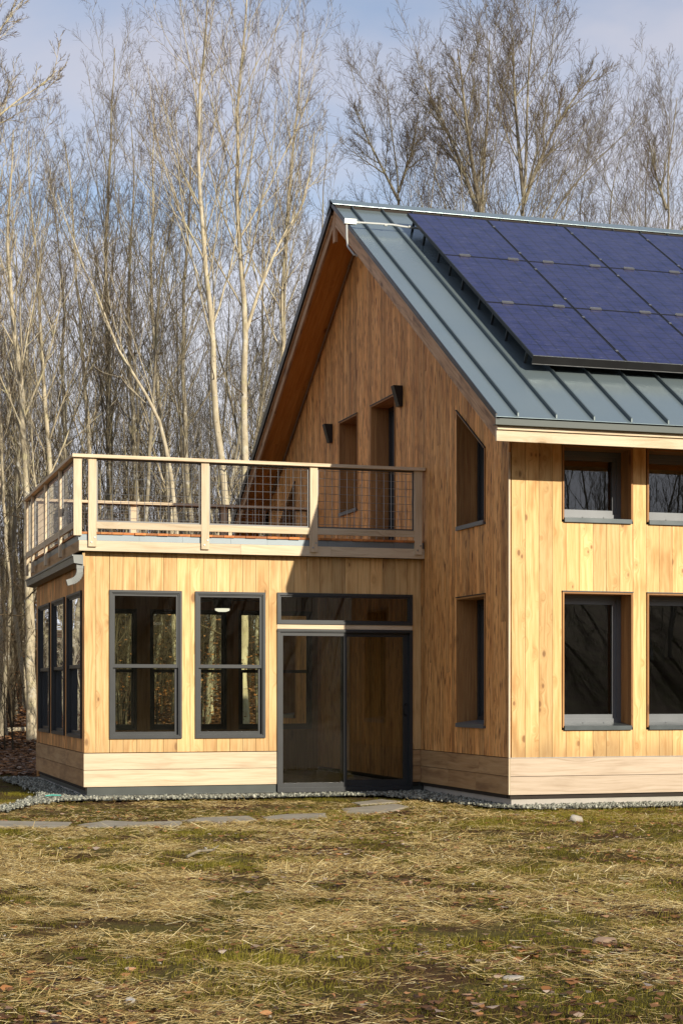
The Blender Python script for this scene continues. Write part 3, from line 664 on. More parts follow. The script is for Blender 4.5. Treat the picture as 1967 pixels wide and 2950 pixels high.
def brail(m):
    for i in range(3): m.box(PX[i] + .052, PX[i + 1] - .052, RY0 + .002, RY0 + .034, 3.262, 3.345, (1, 0, 0)); m.box(PX[i] + .052, PX[i + 1] - .052, RYB - .06, RYB - .03, 3.262, 3.345, (1, 0, 0))
    ys = [RY0 + .04, 4.16, 5.66, 7.16, RYB - .1]
    for i in range(4): m.box(RX0 + .004, RX0 + .034, ys[i] + (.0 if i == 0 else .102), ys[i + 1] - .002, 3.262, 3.345, (0, 1, 0))
rb('bottom_rail', W_rail, brail)
def frames(m):
    def fr(P, a0, a1): rframe(m, P, a0, a1, 3.347, 4.130, .020, -.016, .0)
    for i in range(3): fr(pf(RY0 + .040), PX[i] + .052, PX[i + 1] - .052); fr(pf(RYB - .06), PX[i] + .052, PX[i + 1] - .052)
    for i in range(4):
        ys = [RY0 + .04, 4.16, 5.66, 7.16, RYB - .1]; fr(pl(RX0 + .04), ys[i] + (.01 if i == 0 else .102), ys[i + 1] - .002)
rb('mesh_frame', M_wire, frames)
def wires(m):
    r_ = .0032
    def grid(f, a0, a1):
        n = max(2, round((a1 - a0) / .1)); 
        for i in range(1, n):
            a = a0 + (a1 - a0) * i / n; m.tube([f(a, 3.225), f(a, 4.12)], r_, 4, caps=False)
        z = 3.30
        while z < 4.12: m.tube([f(a0, z), f(a1, z)], r_, 4, caps=False); z += .0985
    for i in range(3): grid(lambda a, z: (a, RY0 + .052, z), PX[i] + .06, PX[i + 1] - .06); grid(lambda a, z: (a, RYB - .07, z), PX[i] + .06, PX[i + 1] - .06)
    ys = [RY0 + .04, 4.16, 5.66, 7.16, RYB - .1]
    for i in range(4): grid(lambda a, z: (RX0 + .05, a, z), ys[i] + .03, ys[i + 1] - .03)
rb('wire_mesh', M_steel, wires)

# ------------------------------------------------------------------ solar panels
CW, RH, PY0, PXL = 1.2135, 1.491, .227, .395
ordn = ['nearest the gable', 'second from the gable', 'third from the gable', 'fourth from the gable', 'fifth from the gable']
rown = ['bottom row', 'middle row', 'top row']
nrm = np.array((0, -S, 1.)) / math.hypot(S, 1); sl_ = np.array((0, 1, S)) / math.hypot(S, 1); kk = math.hypot(S, 1)
for r in range(3):
    for c in range(5 if r == 2 else 4):
        base = np.array((PXL + c * CW, PY0 + r * RH, roof_z(PY0 + r * RH) + .20 * kk)); w_ = CW - .012; h_ = RH * kk - .010
        o = empty('solar_panel', tuple(base)); tag(o, 'dark blue solar panel, %s in the %s' % (ordn[c], rown[r]), 'solar panel', 'solar panels on the front roof slope')
        def q(a, b, d): return tuple(np.array((a, 0, 0)) + sl_ * b + nrm * d)
        f = MB(); t = .011
        for (a0, a1, b0, b1) in ((0, w_, 0, t), (0, w_, h_ - t, h_), (0, t, t, h_ - t), (w_ - t, w_, t, h_ - t)):
            f.hexa([q(a0, b0, -.042), q(a1, b0, -.042), q(a1, b1, -.042), q(a0, b1, -.042), q(a0, b0, .001), q(a1, b0, .001), q(a1, b1, .001), q(a0, b1, .001)])
        f.build('frame', M_black, o)
        g = MB(); P4 = [q(t, t, -.002), q(w_ - t, t, -.002), q(w_ - t, h_ - t, -.002), q(t, h_ - t, -.002)]; g.face(P4); g.uv = [(0, 0), (1, 0), (1, 1), (0, 1)]
        b_ = MB(); b_.face([q(t, t, -.006), q(t, h_ - t, -.006), q(w_ - t, h_ - t, -.006), q(w_ - t, t, -.006)]); b_.build('back_sheet', M_black, o)
        g.build('glass', M_pv, o)
        def block(nm, mat, a0, a1, b0, b1, d0, d1):
            for v0, v1 in (b0, b1) and [(b0, b1)]:
                m_ = MB(); m_.hexa([q(a0, v0, d0), q(a1, v0, d0), q(a1, v1, d0), q(a0, v1, d0), q(a0, v0, d1), q(a1, v0, d1), q(a1, v1, d1), q(a0, v1, d1)]); return m_.build(nm, mat, o)
        for a in (.22, .92):
            if r < 2:
                m_ = MB()
                for e0, e1, d1 in ((-.024, -.010, .022), (-.010, .012, .008), (.012, .026, .022)): m_.hexa([q(a, h_ + e0, .002), q(a + .15, h_ + e0, .002), q(a + .15, h_ + e1, .002), q(a, h_ + e1, .002), q(a, h_ + e0, d1), q(a + .15, h_ + e0, d1), q(a + .15, h_ + e1, d1), q(a, h_ + e1, d1)])
                m_.build('clamp', M_steel, o)
        if c > 0:
            for b in (.30, 1.42): block('side_clamp', M_steel, -.022, .012, b, b + .035, .002, .008)
        if c == 0:
            for b in (.25, .95, 1.5): block('foot', M_dark, .02, .05, b, b + .03, -.198, -.043)
        if r == 0:
            sk = MB(); sk.hexa([q(-.003, -.030, -.095), q(w_ + .012, -.030, -.095), q(w_ + .012, -.004, -.095), q(-.003, -.004, -.095), q(-.003, -.012, .002), q(w_ + .012, -.012, .002), q(w_ + .012, -.004, .002), q(-.003, -.004, .002)], (1, 0, 0)); sk.build('skirt', M_black, o)
            lp = MB(); lp.tube([q(-.003, -.012, .004), q(w_ + .012, -.012, .004)], .004, 6); lp.tube([q(-.003, -.033, -.092), q(w_ + .012, -.033, -.092)], .004, 6); lp.build('skirt_edge', M_steel, o)

# ------------------------------------------------------------------ conduit, lamps, fan, picture
ry = 4.47; rz = roof_z(ry) + .12
cd = empty('conduit', (-.55, ry, rz)); tag(cd, 'grey electrical conduit from the solar panels over the roof edge', 'conduit')
def cb(name, mat, fn):
    mb = MB(); fn(mb); mb.v = [(a + .55, b - ry, c - rz) for a, b, c in mb.v]; return mb.build(name, mat, cd)
def pipe(m):
    m.tube([(-.44, ry, rz), (.10, ry + .01, rz + .012), (.30, ry + .02, rz), (.62, ry + .03, rz - .01)], .015, 10)
    m.tube([(-.575, ry, rz - .04), (-.575, ry - .01, rz - .22), (-.57, ry - .04, rz - .36), (-.50, ry - .10, rz - .48), (-.36, ry - .1, rz - .53), (-.04, ry - .1, rz - .56)], .015, 10)
    for a in (-.42, -.02, .34, .52): m.tube([(a, ry + .01, rz), (a + .04, ry + .01, rz)], .022, 10)
cb('pipe', plain('painted_pipe', (.46, .47, .45), .4, .2), pipe)
cb('junction_box', plain('box_metal', (.42, .44, .41), .45, .3), lambda m: m.box(-.61, -.44, ry - .035, ry + .035, rz - .035, rz + .035))
def wallpipe(m):
    pts = []
    for t in np.linspace(0, 1, 9):
        y = YR + .10 + t * 5.0; pts.append((-.03, y, roof_z(y) - .335))
    m.tube(pts, .017, 8)
    for t in (.10, .42, .75): y = YR + .1 + t * 5.0; m.tube([(-.03, y, roof_z(y) - .335), (-.03, y + .05, roof_z(y + .05) - .335)], .024, 8)
cb('wall_pipe', plain('weathered_pipe', (.20, .15, .10), .5, .3), wallpipe)

def lamp(y, zb, zt, lab):
    o = empty('wall_lamp', (0, y, zb)); tag(o, lab, 'wall lamp', 'black wedge lamps on the gable')
    m = MB(); h = zt - zb; w2 = .062
    m.hexa([(-.005, -w2, .0), (-.055, -w2, 0), (-.135, -w2, h), (-.005, -w2, h), (-.005, w2, .0), (-.055, w2, 0), (-.135, w2, h), (-.005, w2, h)]); 
    b = m.build('housing', M_black, o); m = MB(); m.box(-.0045, 0, -.05, .05, h * .1, h * .9); m.build('back_plate', M_dark, o)
lamp(7.12, 5.10, 5.385, 'black wedge wall lamp beside the narrow upper window'); lamp(3.80, 5.13, 5.41, 'black wedge wall lamp above and beside the balcony door')

fan = empty('ceiling_fan', (-2.13, 5.4, 2.75)); tag(fan, 'black ceiling fan with round white light inside the glazed porch', 'ceiling fan')
m = MB(); m.tube([(0, 0, 0), (0, 0, -.12)], .022, 10); m.tube([(0, 0, -.12), (0, 0, -.15), (0, 0, -.28), (0, 0, -.33)], [.05, .13, .13, .11], 20); m.build('motor', M_black, fan, True)
m = MB(); m.tube([(0, 0, -.333), (0, 0, -.36), (0, 0, -.375)], [.105, .10, .06], 20); lt = Mat('lamp_lens'); lt.b.inputs['Emission Color'].default_value = (1, .93, .8, 1); lt.b.inputs['Emission Strength'].default_value = .9
m.build('light', lt.fin((.8, .8, .76), .4), fan, True)
for i in range(4):
    a = i * math.pi / 2 + .4; u_ = np.array((math.cos(a), math.sin(a), 0)); v_ = np.array((-math.sin(a), math.cos(a), .12))
    m = MB(); z0_ = np.array((0, 0, -.21)); m.hexa([z0_ + u_ * .13 - v_ * .04, z0_ + u_ * .62 - v_ * .065, z0_ + u_ * .62 + v_ * .065, z0_ + u_ * .13 + v_ * .04] + [p + np.array((0, 0, .008)) for p in (z0_ + u_ * .13 - v_ * .04, z0_ + u_ * .62 - v_ * .065, z0_ + u_ * .62 + v_ * .065, z0_ + u_ * .13 + v_ * .04)])
    m.build('blade', M_black, fan)
pic = empty('framed_picture', (3.6, 2.35, 1.67)); tag(pic, 'small framed picture hanging inside behind the lower window at the frame edge', 'picture')
m = MB(); rframe(m, lambda a, d, z: (-.002 - .02 - d, a, z), -.22, .22, -.2, .2, .02, -.02, .005); m.build('frame', M_black, pic)
m = MB(); m.box(-.012, -.008, -.195, .195, -.175, .175); m.build('mat_board', M_picture, pic)
m = MB(); m.box(-.016, -.013, -.10, .10, -.09, .09); m.build('print', plain('print', (.12, .10, .07), .6, 0, .6, 14.), pic)

# ------------------------------------------------------------------ gravel, stones, rocks
GR = [(-6.6, .5), (-5.68, .87), (-5.29, 1.78), (-4.78, 2.62), (-3.9, 2.50), (-3.15, 2.62), (-2.3, 2.55), (-1.2, 2.62), (-.75, 2.45), (-.35, 1.2), (-.18, .1), (.25, -.42), (.9, -.50), (2.1, -.42), (4, -.45), (7, -.4), (11, -.45), (11, .06), (.06, .06), (.06, 3.0), (-4.4, 3.03), (-4.4, 7.9), (-4.6, 8.5), (-4.95, 8.2), (-4.85, 6.0), (-4.83, 4.6), (-4.92, 3.6), (-5.45, 1.95), (-6.6, 1.0)]
def inpoly(x, y, poly):
    r_ = np.zeros(np.shape(x), bool); n = len(poly)
    for i in range(n):
        x1, y1 = poly[i]; x2, y2 = poly[(i + 1) % n]
        c = ((y1 > y) != (y2 > y)) & (x < (x2 - x1) * (y - y1) / (y2 - y1 + 1e-12) + x1); r_ ^= c
    return r_
qx, qy = np.meshgrid(np.arange(-6.7, 11, .07), np.arange(-.6, 8.8, .07)); qx, qy = qx.ravel(), qy.ravel(); kq = inpoly(qx, qy, GR); qx, qy = qx[kq], qy[kq]; nq = len(qx)
Q = np.stack([np.stack([qx + dx, qy + dy, gz(qx + dx, qy + dy) + .030], 1) for dx, dy in ((-.035, -.035), (.035, -.035), (.035, .035), (-.035, .035))], 1)
o = np_mesh('gravel_bed', Q.reshape(-1, 3), np.arange(nq * 4).reshape(-1, 4), M_gravbed); tag(o, None, None, None, 'structure')
import bmesh
N = 110000; gx_ = rng.uniform(-6.6, 4.6, N); gy_ = rng.uniform(-.6, 8.6, N); keep = inpoly(gx_ + rng.normal(0, .05, N), gy_ + rng.normal(0, .05, N), GR) & ~((gx_ > -4.38) & (gy_ > 3.02)) & ~((gx_ > .06) & (gy_ > .05))
gx_, gy_ = gx_[keep], gy_[keep]; n = len(gx_)
cube = np.array([(-1, -1, -1), (1, -1, -1), (1, 1, -1), (-1, 1, -1), (-1, -1, 1), (1, -1, 1), (1, 1, 1), (-1, 1, 1)], float) * .5
cf = np.array([(3, 2, 1, 0), (4, 5, 6, 7), (0, 1, 5, 4), (1, 2, 6, 5), (2, 3, 7, 6), (3, 0, 4, 7)])
def rotm(n):
    q = rng.normal(size=(n, 4)); q /= np.linalg.norm(q, axis=1, keepdims=True); a, b, c, d = q.T
    return np.stack([1 - 2 * (c * c + d * d), 2 * (b * c - a * d), 2 * (b * d + a * c), 2 * (b * c + a * d), 1 - 2 * (b * b + d * d), 2 * (c * d - a * b), 2 * (b * d - a * c), 2 * (c * d + a * b), 1 - 2 * (b * b + c * c)], 1).reshape(n, 3, 3)
sz = rng.uniform(.011, .030, (n, 1, 1)) * rng.uniform(.6, 1.2, (n, 1, 3)); V = (cube[None] + rng.normal(0, .14, (n, 8, 3))) * sz
V = np.einsum('nij,nkj->nki', rotm(n), V); V += np.stack([gx_, gy_, gz(gx_, gy_) + .036 + rng.uniform(0, .016, n)], 1)[:, None]
rc = np.repeat(np.stack([rng.random(n), rng.random(n), rng.random(n)], 1), 8, 0)
o = np_mesh('gravel', V.reshape(-1, 3), (cf[None] + 8 * np.arange(n)[:, None, None]).reshape(-1, 4), M_gravel, rnd=rc)
tag(o, 'pale green crushed stone along the foot of the house walls', 'gravel', None, 'stuff')

stones = [([(-6.6, -1.15), (-6.5, -.35), (-5.795, -.28), (-5.108, -.62), (-5.24, -1.2)], 'grey flagstone at the left end of the stepping path'),
          ([(-5.107, -.969), (-4.731, -.48), (-4.45, -.80), (-4.029, -.842), (-4.142, -1.381), (-5.043, -1.276)], 'long grey flagstone with a chipped back edge, second along the path'),
          ([(-3.99, -.74), (-3.708, -.412), (-3.159, -.30), (-3.20, -.85), (-3.665, -1.053)], 'grey flagstone below the two porch windows'),
          ([(-3.05, -.49), (-2.687, -.19), (-2.267, -.22), (-2.40, -.739), (-3.119, -.912)], 'slim grey flagstone left of the sliding door'),
          ([(-1.843, .564), (-1.015, 1.1), (-1.00, .647), (-1.557, -.114), (-2.033, -.252)], 'large tilted flagstone in front of the sliding door'),
          ([(-1.42, 1.55), (-.85, 2.09), (-.80, 1.479), (-1.438, 1.13)], 'flagstone closest to the door threshold')]
def slab(pts, lab):
    bm = bmesh.new(); c = np.mean(pts, 0); P = []
    for i in range(len(pts)):
        a, b = np.array(pts[i]), np.array(pts[(i + 1) % len(pts)])
        for t in (0, .33, .66): p = a + (b - a) * t + rng.normal(0, .012, 2) * (t > 0); P.append(p)
    top = [bm.verts.new((p[0] - c[0], p[1] - c[1], .018)) for p in P]; bot = [bm.verts.new(((p[0] - c[0]) * 1.01, (p[1] - c[1]) * 1.01, -.03)) for p in P]
    f = bm.faces.new(top); f.normal_update()
    if f.normal.z < 0: f.normal_flip()
    for i in range(len(P)): j = (i + 1) % len(P); bm.faces.new((top[i], top[j], bot[j], bot[i]))
    bmesh.ops.recalc_face_normals(bm, faces=bm.faces)
    me = bpy.data.meshes.new('flagstone'); bm.to_mesh(me); bm.free(); me.materials.append(M_slate)
    o = link(bpy.data.objects.new('flagstone', me)); o.location = (c[0], c[1], float(gz(c[0], c[1])) + .0); o.rotation_euler = (rng.normal(0, .006), rng.normal(0, .006), 0)
    tag(o, lab, 'flagstone', 'stepping stones across the lawn')
for s_, lab in stones: slab(s_, lab)
STP = [s_ for s_, _ in stones]
def rock(x, y, sx_, sy_, sz_, lab, mat=M_rock, dz=.3, name='rock', cat='rock', seed=0):
    r2 = np.random.default_rng(seed); bm = bmesh.new(); bmesh.ops.create_icosphere(bm, subdivisions=3, radius=1)
    pn = r2.normal(size=(9, 3)); pn /= np.linalg.norm(pn, axis=1, keepdims=True); pd = r2.uniform(.55, .9, 9)
    for v in bm.verts:
        p = np.array(v.co); 
        for nn_, d_ in zip(pn, pd):
            e = p @ nn_ - d_
            if e > 0: p = p - nn_ * e * .9
        p *= 1 + .05 * math.sin(5 * p[0] + 3 * p[1]) ; v.co = (p[0] * sx_, p[1] * sy_, p[2] * sz_)
    me = bpy.data.meshes.new(name); bm.to_mesh(me); bm.free(); me.materials.append(mat)
    o = link(bpy.data.objects.new(name, me)); o.location = (x, y, float(gz(x, y)) + sz_ * dz); o.rotation_euler = (0, 0, r2.uniform(0, 6)); tag(o, lab, cat)
rock(-.11, -2.02, .09, .07, .07, 'small pale stone on the grass below the right windows', seed=1)
rock(-3.60, -9.96, .075, .05, .028, 'flat brown stone in the straw near the right edge', plain('brown_stone', (.24, .165, .11), .9, 0, .3, 9.), seed=2)
rock(-6.30, -10.85, .045, .028, .022, 'small grey stone low in the left of the lawn', plain('grey_stone', (.42, .40, .36), .9, 0, .2, 9.), seed=3)
rock(-4.46, -10.75, .06, .035, .018, 'flat dark stone half sunk in leaves at lower right', seed=4)
rock(-4.15, 21.5, .42, .3, .22, 'round boulder among the trunks left of the porch', seed=5)
rock(-5.9, 9.9, .45, .3, .22, 'dark boulder in shade left of the house', seed=6)
rock(-1.95, 12.2, .42, .35, .42, 'mossy grey boulder seen through the porch windows', seed=8)

def branch_thing(name, pts, r_, mat, lab, cat, k=7):
    b = np.array(pts[0]); m = MB(); m.tube([np.array(p) - b for p in pts], r_, k); o = m.build(name, mat, None, True); o.location = tuple(b); tag(o, lab, cat)
branch_thing('stick', [(-4.76, -4.70, -.095), (-4.64, -4.60, -.06), (-4.50, -4.46, -.07), (-4.40, -4.28, -.05)], [.012, .011, .009, .005], M_bark2, 'dark fallen stick lying in the straw at mid lawn', 'stick')
branch_thing('pipe_scrap', [(-4.92, 3.02, -.05), (-4.83, 3.08, -.045), (-4.72, 3.06, -.05)], [.008, .010, .008], plain('turquoise_plastic', (.10, .42, .35), .4), 'turquoise plastic scrap half buried in the gravel', 'scrap')
branch_thing('fallen_log', [(-3.9, 25.7, .22), (-3.2, 26.0, .25), (-2.4, 26.5, .27), (-1.6, 26.9, .34)], [.06, .07, .06, .04], M_bark, 'pale fallen log in the leaf litter left of the porch', 'log', 9)
# ------------------------------------------------------------------ lawn cover
def footprint(x, y):
    b = inpoly(x, y, GR) | ((x > -4.5) & (y > 2.9) & (y < 8)) | ((x > -.05) & (y > -.02))
    for s_ in STP: b |= inpoly(x, y, s_)
    return b
fwd = np.array((math.sin(YAW), math.cos(YAW))); rgt = np.array((math.cos(YAW), -math.sin(YAW)))
def scatter(n, d0, d1, p=1., mar=1.0):
    """points on the lawn, denser towards the camera"""
    u = rng.random(n); d = (d0 ** p + u * (d1 ** p - d0 ** p)) ** (1 / p); l = rng.uniform(-1, 1, n) * (.205 * d + mar)
    return CAM[0] + d * fwd[0] + l * rgt[0], CAM[1] + d * fwd[1] + l * rgt[1], d
def straw_density(x, y):
    f = fbm(x + 3.1, y * .8, 1.3); f2 = fbm(x - 7, y * .8, 4.6)
    d = (x - CAM[0]) * math.sin(YAW) + (y - CAM[1]) * math.cos(YAW) + 3. * (fbm(x, y, .35) - .5)
    lat = (x - CAM[0]) * math.cos(YAW) - (y - CAM[1]) * math.sin(YAW)
    band = np.interp(d, [6, 8.4, 9.8, 13.5, 15.5, 19], [.36, .44, 1.0, .92, .42, .34]) * np.interp(lat / d, [-.2, .0, .12, .2], [1.05, 1., .62, .7])
    return np.clip(((.5 * f + .5 * f2 - .50) * 5. + .42) * band, .02, 1)
def grass_density(x, y):
    f = fbm(x + 17.3, y * .8 + 5, 1.6); f2 = fbm(x + 1, y * .8, 4.8)
    g = (.6 * f + .4 * f2 - .46) * 4.2 + .40
    g += .8 * np.exp(-((x + .6) ** 2 / .5 + (y - .9) ** 2 / .7)) + .35 * np.exp(-((x - 1.) ** 2 / 3 + (y + 1.8) ** 2 / 1.5))
    g -= .6 * np.exp(-((x + 3.6) ** 2 / 1.6 + (y - 1.6) ** 2 / .35))
    return np.clip(g, .02, 1)
def strips(name, x, y, z, L_, w_, az, tilt, mat, rc, lab, cat, bend=0., up=False):
    n = len(x); d = np.stack([np.cos(az) * np.cos(tilt), np.sin(az) * np.cos(tilt), np.sin(tilt)], 1)
    s_ = np.stack([-np.sin(az), np.cos(az), np.zeros(n)], 1)
    p = np.stack([x, y, z], 1); L_ = L_[:, None]; w_ = w_[:, None]
    if up:   # grass blade: three-point curved triangle strip
        lean = np.stack([np.cos(az), np.sin(az), np.zeros(n)], 1); sd = np.stack([-np.sin(az + .5), np.cos(az + .5), np.zeros(n)], 1)
        m1 = p + np.array((0, 0, 1.)) * L_ * .55 + lean * L_ * bend * .25; m2 = p + np.array((0, 0, 1.)) * L_ * .92 + lean * L_ * bend
        V = np.stack([p - sd * w_, p + sd * w_, m1 + sd * w_ * .7, m1 - sd * w_ * .7, m2 + sd * w_ * .12, m2 - sd * w_ * .12], 1); k = 6
        F = np.array([(0, 1, 2, 3), (3, 2, 4, 5)])
    else:
        upv = np.cross(s_, d); 
        V = np.stack([p - s_ * w_, p + s_ * w_, p + d * L_ + s_ * w_, p + d * L_ - s_ * w_, p + d * L_ * .5 + upv * w_ * -1.2, p + upv * w_ * -1.2], 1)
        V = np.stack([p - s_ * w_, p - upv * w_ * .8, p + s_ * w_, p + d * L_ - s_ * w_, p + d * L_ - upv * w_ * .8, p + d * L_ + s_ * w_], 1); k = 6
        F = np.array([(1, 0, 3, 4), (2, 1, 4, 5)])
    o = np_mesh(name, V.reshape(-1, 3), (F[None] + k * np.arange(n)[:, None, None]).reshape(-1, 4), mat, rnd=np.repeat(rc, k, 0))
    return tag(o, lab, cat, None, 'stuff')
x, y, d = scatter(620000, 6.2, 21., 1.2); k = (rng.random(len(x)) < straw_density(x, y)) & ~footprint(x, y); x, y, d = x[k], y[k], d[k]; n = len(x)
swirl = fbm(x, y, .5) * 3.2 - 1.45; az = swirl + rng.normal(0, .8, n) + rng.choice([0, math.pi], n)
dens = straw_density(x, y); L_ = np.clip(rng.lognormal(-2.95, .55, n), .015, .19)
rc = np.stack([np.clip(rng.beta(2.2, 1.8, n), 0, 1), rng.random(n), rng.random(n)], 1)
strips('straw', x, y, gz(x, y) + .002 + .045 * np.clip(fbm(x, y, 8.) - .35, 0, 1) + rng.random(n) * .022 * dens, L_, rng.uniform(.0008, .0018, n) * (1 + .3 * (d > 12)), az, rng.normal(.03, .2, n), M_straw, rc, 'scattered golden straw mulch over the lawn', 'straw')
x, y, d = scatter(760000, 6.2, 23., 1.2); k = (rng.random(len(x)) < grass_density(x, y)) & ~footprint(x, y); x, y = x[k], y[k]
x2 = rng.uniform(-9.5, -4.6, 60000); y2 = rng.uniform(1.5, 11.5, 60000); k = (fbm(x2, y2, 1.1) > .42) & ~footprint(x2, y2); x = np.concatenate([x, x2[k]]); y = np.concatenate([y, y2[k]]); n = len(x)
gd = fbm(x + 4, y, .6)
strips('grass', x, y, gz(x, y) - .003, rng.uniform(.010, .032, n) * (1 + .6 * (gd > .6)), rng.uniform(.0009, .0020, n), rng.uniform(0, 6.28, n), np.zeros(n), M_grass, np.stack([np.clip(gd * 1.1 - .1 + rng.normal(0, .22, n), 0, 1), rng.random(n), rng.random(n)], 1), 'patchy short green grass growing through the straw', 'grass', .75, True)

def leaves(name, x, y, z, s, lab, mat=M_leaf, lift=.35, cval=None):
    n = len(x); t = np.linspace(0, 2 * np.pi, 7)[:-1]; prof = np.array([1.25, .62, .62, 1.1, .62, .62])
    V = np.stack([np.cos(t) * prof, np.sin(t) * prof * .95, .28 * np.array([1, -.1, .5, .9, -.1, .4])], 1)[None] * s[:, None, None] * (1 + rng.normal(0, .16, (n, 6, 3)))
    a = rng.uniform(0, 6.28, n); tx = rng.normal(0, lift, n); ca, sa, ct, st = np.cos(a), np.sin(a), np.cos(tx), np.sin(tx)
    X_, Y_, Z_ = V[..., 0], V[..., 1], V[..., 2]; Y2 = Y_ * ct[:, None] - Z_ * st[:, None]; Z2 = Y_ * st[:, None] + Z_ * ct[:, None]
    V = np.stack([X_ * ca[:, None] - Y2 * sa[:, None], X_ * sa[:, None] + Y2 * ca[:, None], Z2], -1) + np.stack([x, y, z], 1)[:, None]
    F = np.array([(0, 1, 2, 3), (0, 3, 4, 5)]); rc = np.repeat(np.stack([rng.random(n) if cval is None else cval, rng.random(n), rng.random(n)], 1), 6, 0)
    o = np_mesh(name, V.reshape(-1, 3), (F[None] + 6 * np.arange(n)[:, None, None]).reshape(-1, 4), mat, rnd=rc)
    return tag(o, lab, 'leaves', None, 'stuff') if lab else o
x, y, d = scatter(13000, 6.2, 20., .75); f = fbm(x + 40, y + 3, .8); k = (rng.random(len(x)) < np.clip((f - .42) * 3 + .12 + .5 * (d < 9), .03, 1)) & ~footprint(x, y); x, y = x[k], y[k]
leaves('fallen_leaves', x, y, gz(x, y) + .018, rng.uniform(.010, .030, len(x)), 'dry brown leaves lying about the lawn')
n = 90000; y = rng.uniform(9., 45, n); x = rng.uniform(-1, 1, n) * (.28 * (y + 18)) + CAM[0] + .306 * (y + 18); k = ~((x > -.3) & (y < 11.2)) & (y + .25 * x > 8 + 2 * vnoise(x, y, .7)); x, y = x[k], y[k]
leaves('leaf_litter', x, y, gz(x, y) + .03, rng.uniform(.035, .075, len(x)), 'brown leaf litter covering the forest floor', lift=.5)
n = 120; x, y, d = scatter(n, 6.5, 20.); k = ~footprint(x, y); x, y = x[k], y[k]; n = len(x)
sz = rng.uniform(.008, .024, (n, 1, 1)) * rng.uniform(.5, 1.2, (n, 1, 3)); V = (cube[None] + rng.normal(0, .12, (n, 8, 3))) * sz; V = np.einsum('nij,nkj->nki', rotm(n), V) + np.stack([x, y, gz(x, y) + .006], 1)[:, None]
o = np_mesh('pebbles', V.reshape(-1, 3), (cf[None] + 8 * np.arange(n)[:, None, None]).reshape(-1, 4), M_rock); tag(o, 'small pebbles strewn in the thin lawn', 'pebbles', None, 'stuff')

# ------------------------------------------------------------------ trees
def nrmz(v): return v / (np.linalg.norm(v, axis=-1, keepdims=True) + 1e-9)
def tubes(P, Rr, k, mirror=False):
    """P (N,n,3) paths, Rr (N,n) radii -> verts, faces"""
    N, n, _ = P.shape; T = np.empty_like(P); T[:, 1:-1] = P[:, 2:] - P[:, :-2]; T[:, 0] = P[:, 1] - P[:, 0]; T[:, -1] = P[:, -1] - P[:, -2]; T = nrmz(T)
    ref = np.array((.31, .87, .12)); A = nrmz(np.cross(T, ref)); B = np.cross(T, A); ang = np.arange(k) * 2 * np.pi / k
    V = P[:, :, None] + Rr[:, :, None, None] * (A[:, :, None] * np.cos(ang)[None, None, :, None] + B[:, :, None] * np.sin(ang)[None, None, :, None])
    i = np.arange(N * n * k).reshape(N, n, k); a = i[:, :-1]; b = i[:, 1:]
    F = np.stack([a, np.roll(a, -1, 2), np.roll(b, -1, 2), b], -1).reshape(-1, 4)
    return V.reshape(-1, 3), F
def grow(rg, P0, D0, L_, R0, n, jit, up, end=.25):
    N = len(P0); P = np.empty((N, n + 1, 3)); P[:, 0] = P0; d = nrmz(D0); Ds = np.empty((N, n + 1, 3)); Ds[:, 0] = d
    for i in range(n):
        d = nrmz(d + rg.normal(0, jit, (N, 3)) + np.array((0, 0, up))); P[:, i + 1] = P[:, i] + d * (L_ / n)[:, None]; Ds[:, i + 1] = d
    t = np.linspace(0, 1, n + 1); Rr = R0[:, None] * (1 - (1 - end) * t[None])
    return P, Rr, Ds
def kids(rg, P, Rr, Ds, m, t0, t1, ang, lf, L_, rf, keep=1., lmin=0., tp=.55, ratio=None):
    N, n1, _ = P.shape; t = t0 + (t1 - t0) * (np.arange(m)[None] + rg.random((N, m))) / m; s_ = t * (n1 - 1); i = np.minimum(s_.astype(int), n1 - 2); f = (s_ - i)[..., None]
    r_ = np.arange(N)[:, None]; p = P[r_, i] * (1 - f) + P[r_, i + 1] * f; dd = nrmz(Ds[r_, i] * (1 - f) + Ds[r_, i + 1] * f); rad = Rr[r_, i] * (1 - f[..., 0]) + Rr[r_, i + 1] * f[..., 0]
    az = rg.uniform(0, 6.28, (N, 1)) + np.arange(m)[None] * 2.4 + rg.normal(0, .4, (N, m)); a = nrmz(np.cross(dd, np.array((.2, .5, .84)))); b = np.cross(dd, a)
    th = ang * (1 + rg.normal(0, .18, (N, m))); side = a * np.cos(az)[..., None] + b * np.sin(az)[..., None]
    nd = dd * np.cos(th)[..., None] + side * np.sin(th)[..., None]
    nl = L_[:, None] * lf * (1 - tp * (t - t0) / (t1 - t0 + 1e-9)) * rg.uniform(.7, 1.25, (N, m)); nr = np.minimum(rad * .72, rad * rf * rg.uniform(.8, 1.15, (N, m)))
    k = (rg.random((N, m)) < keep) & (nl > lmin)
    return p[k], nd[k], nl[k], nr[k]
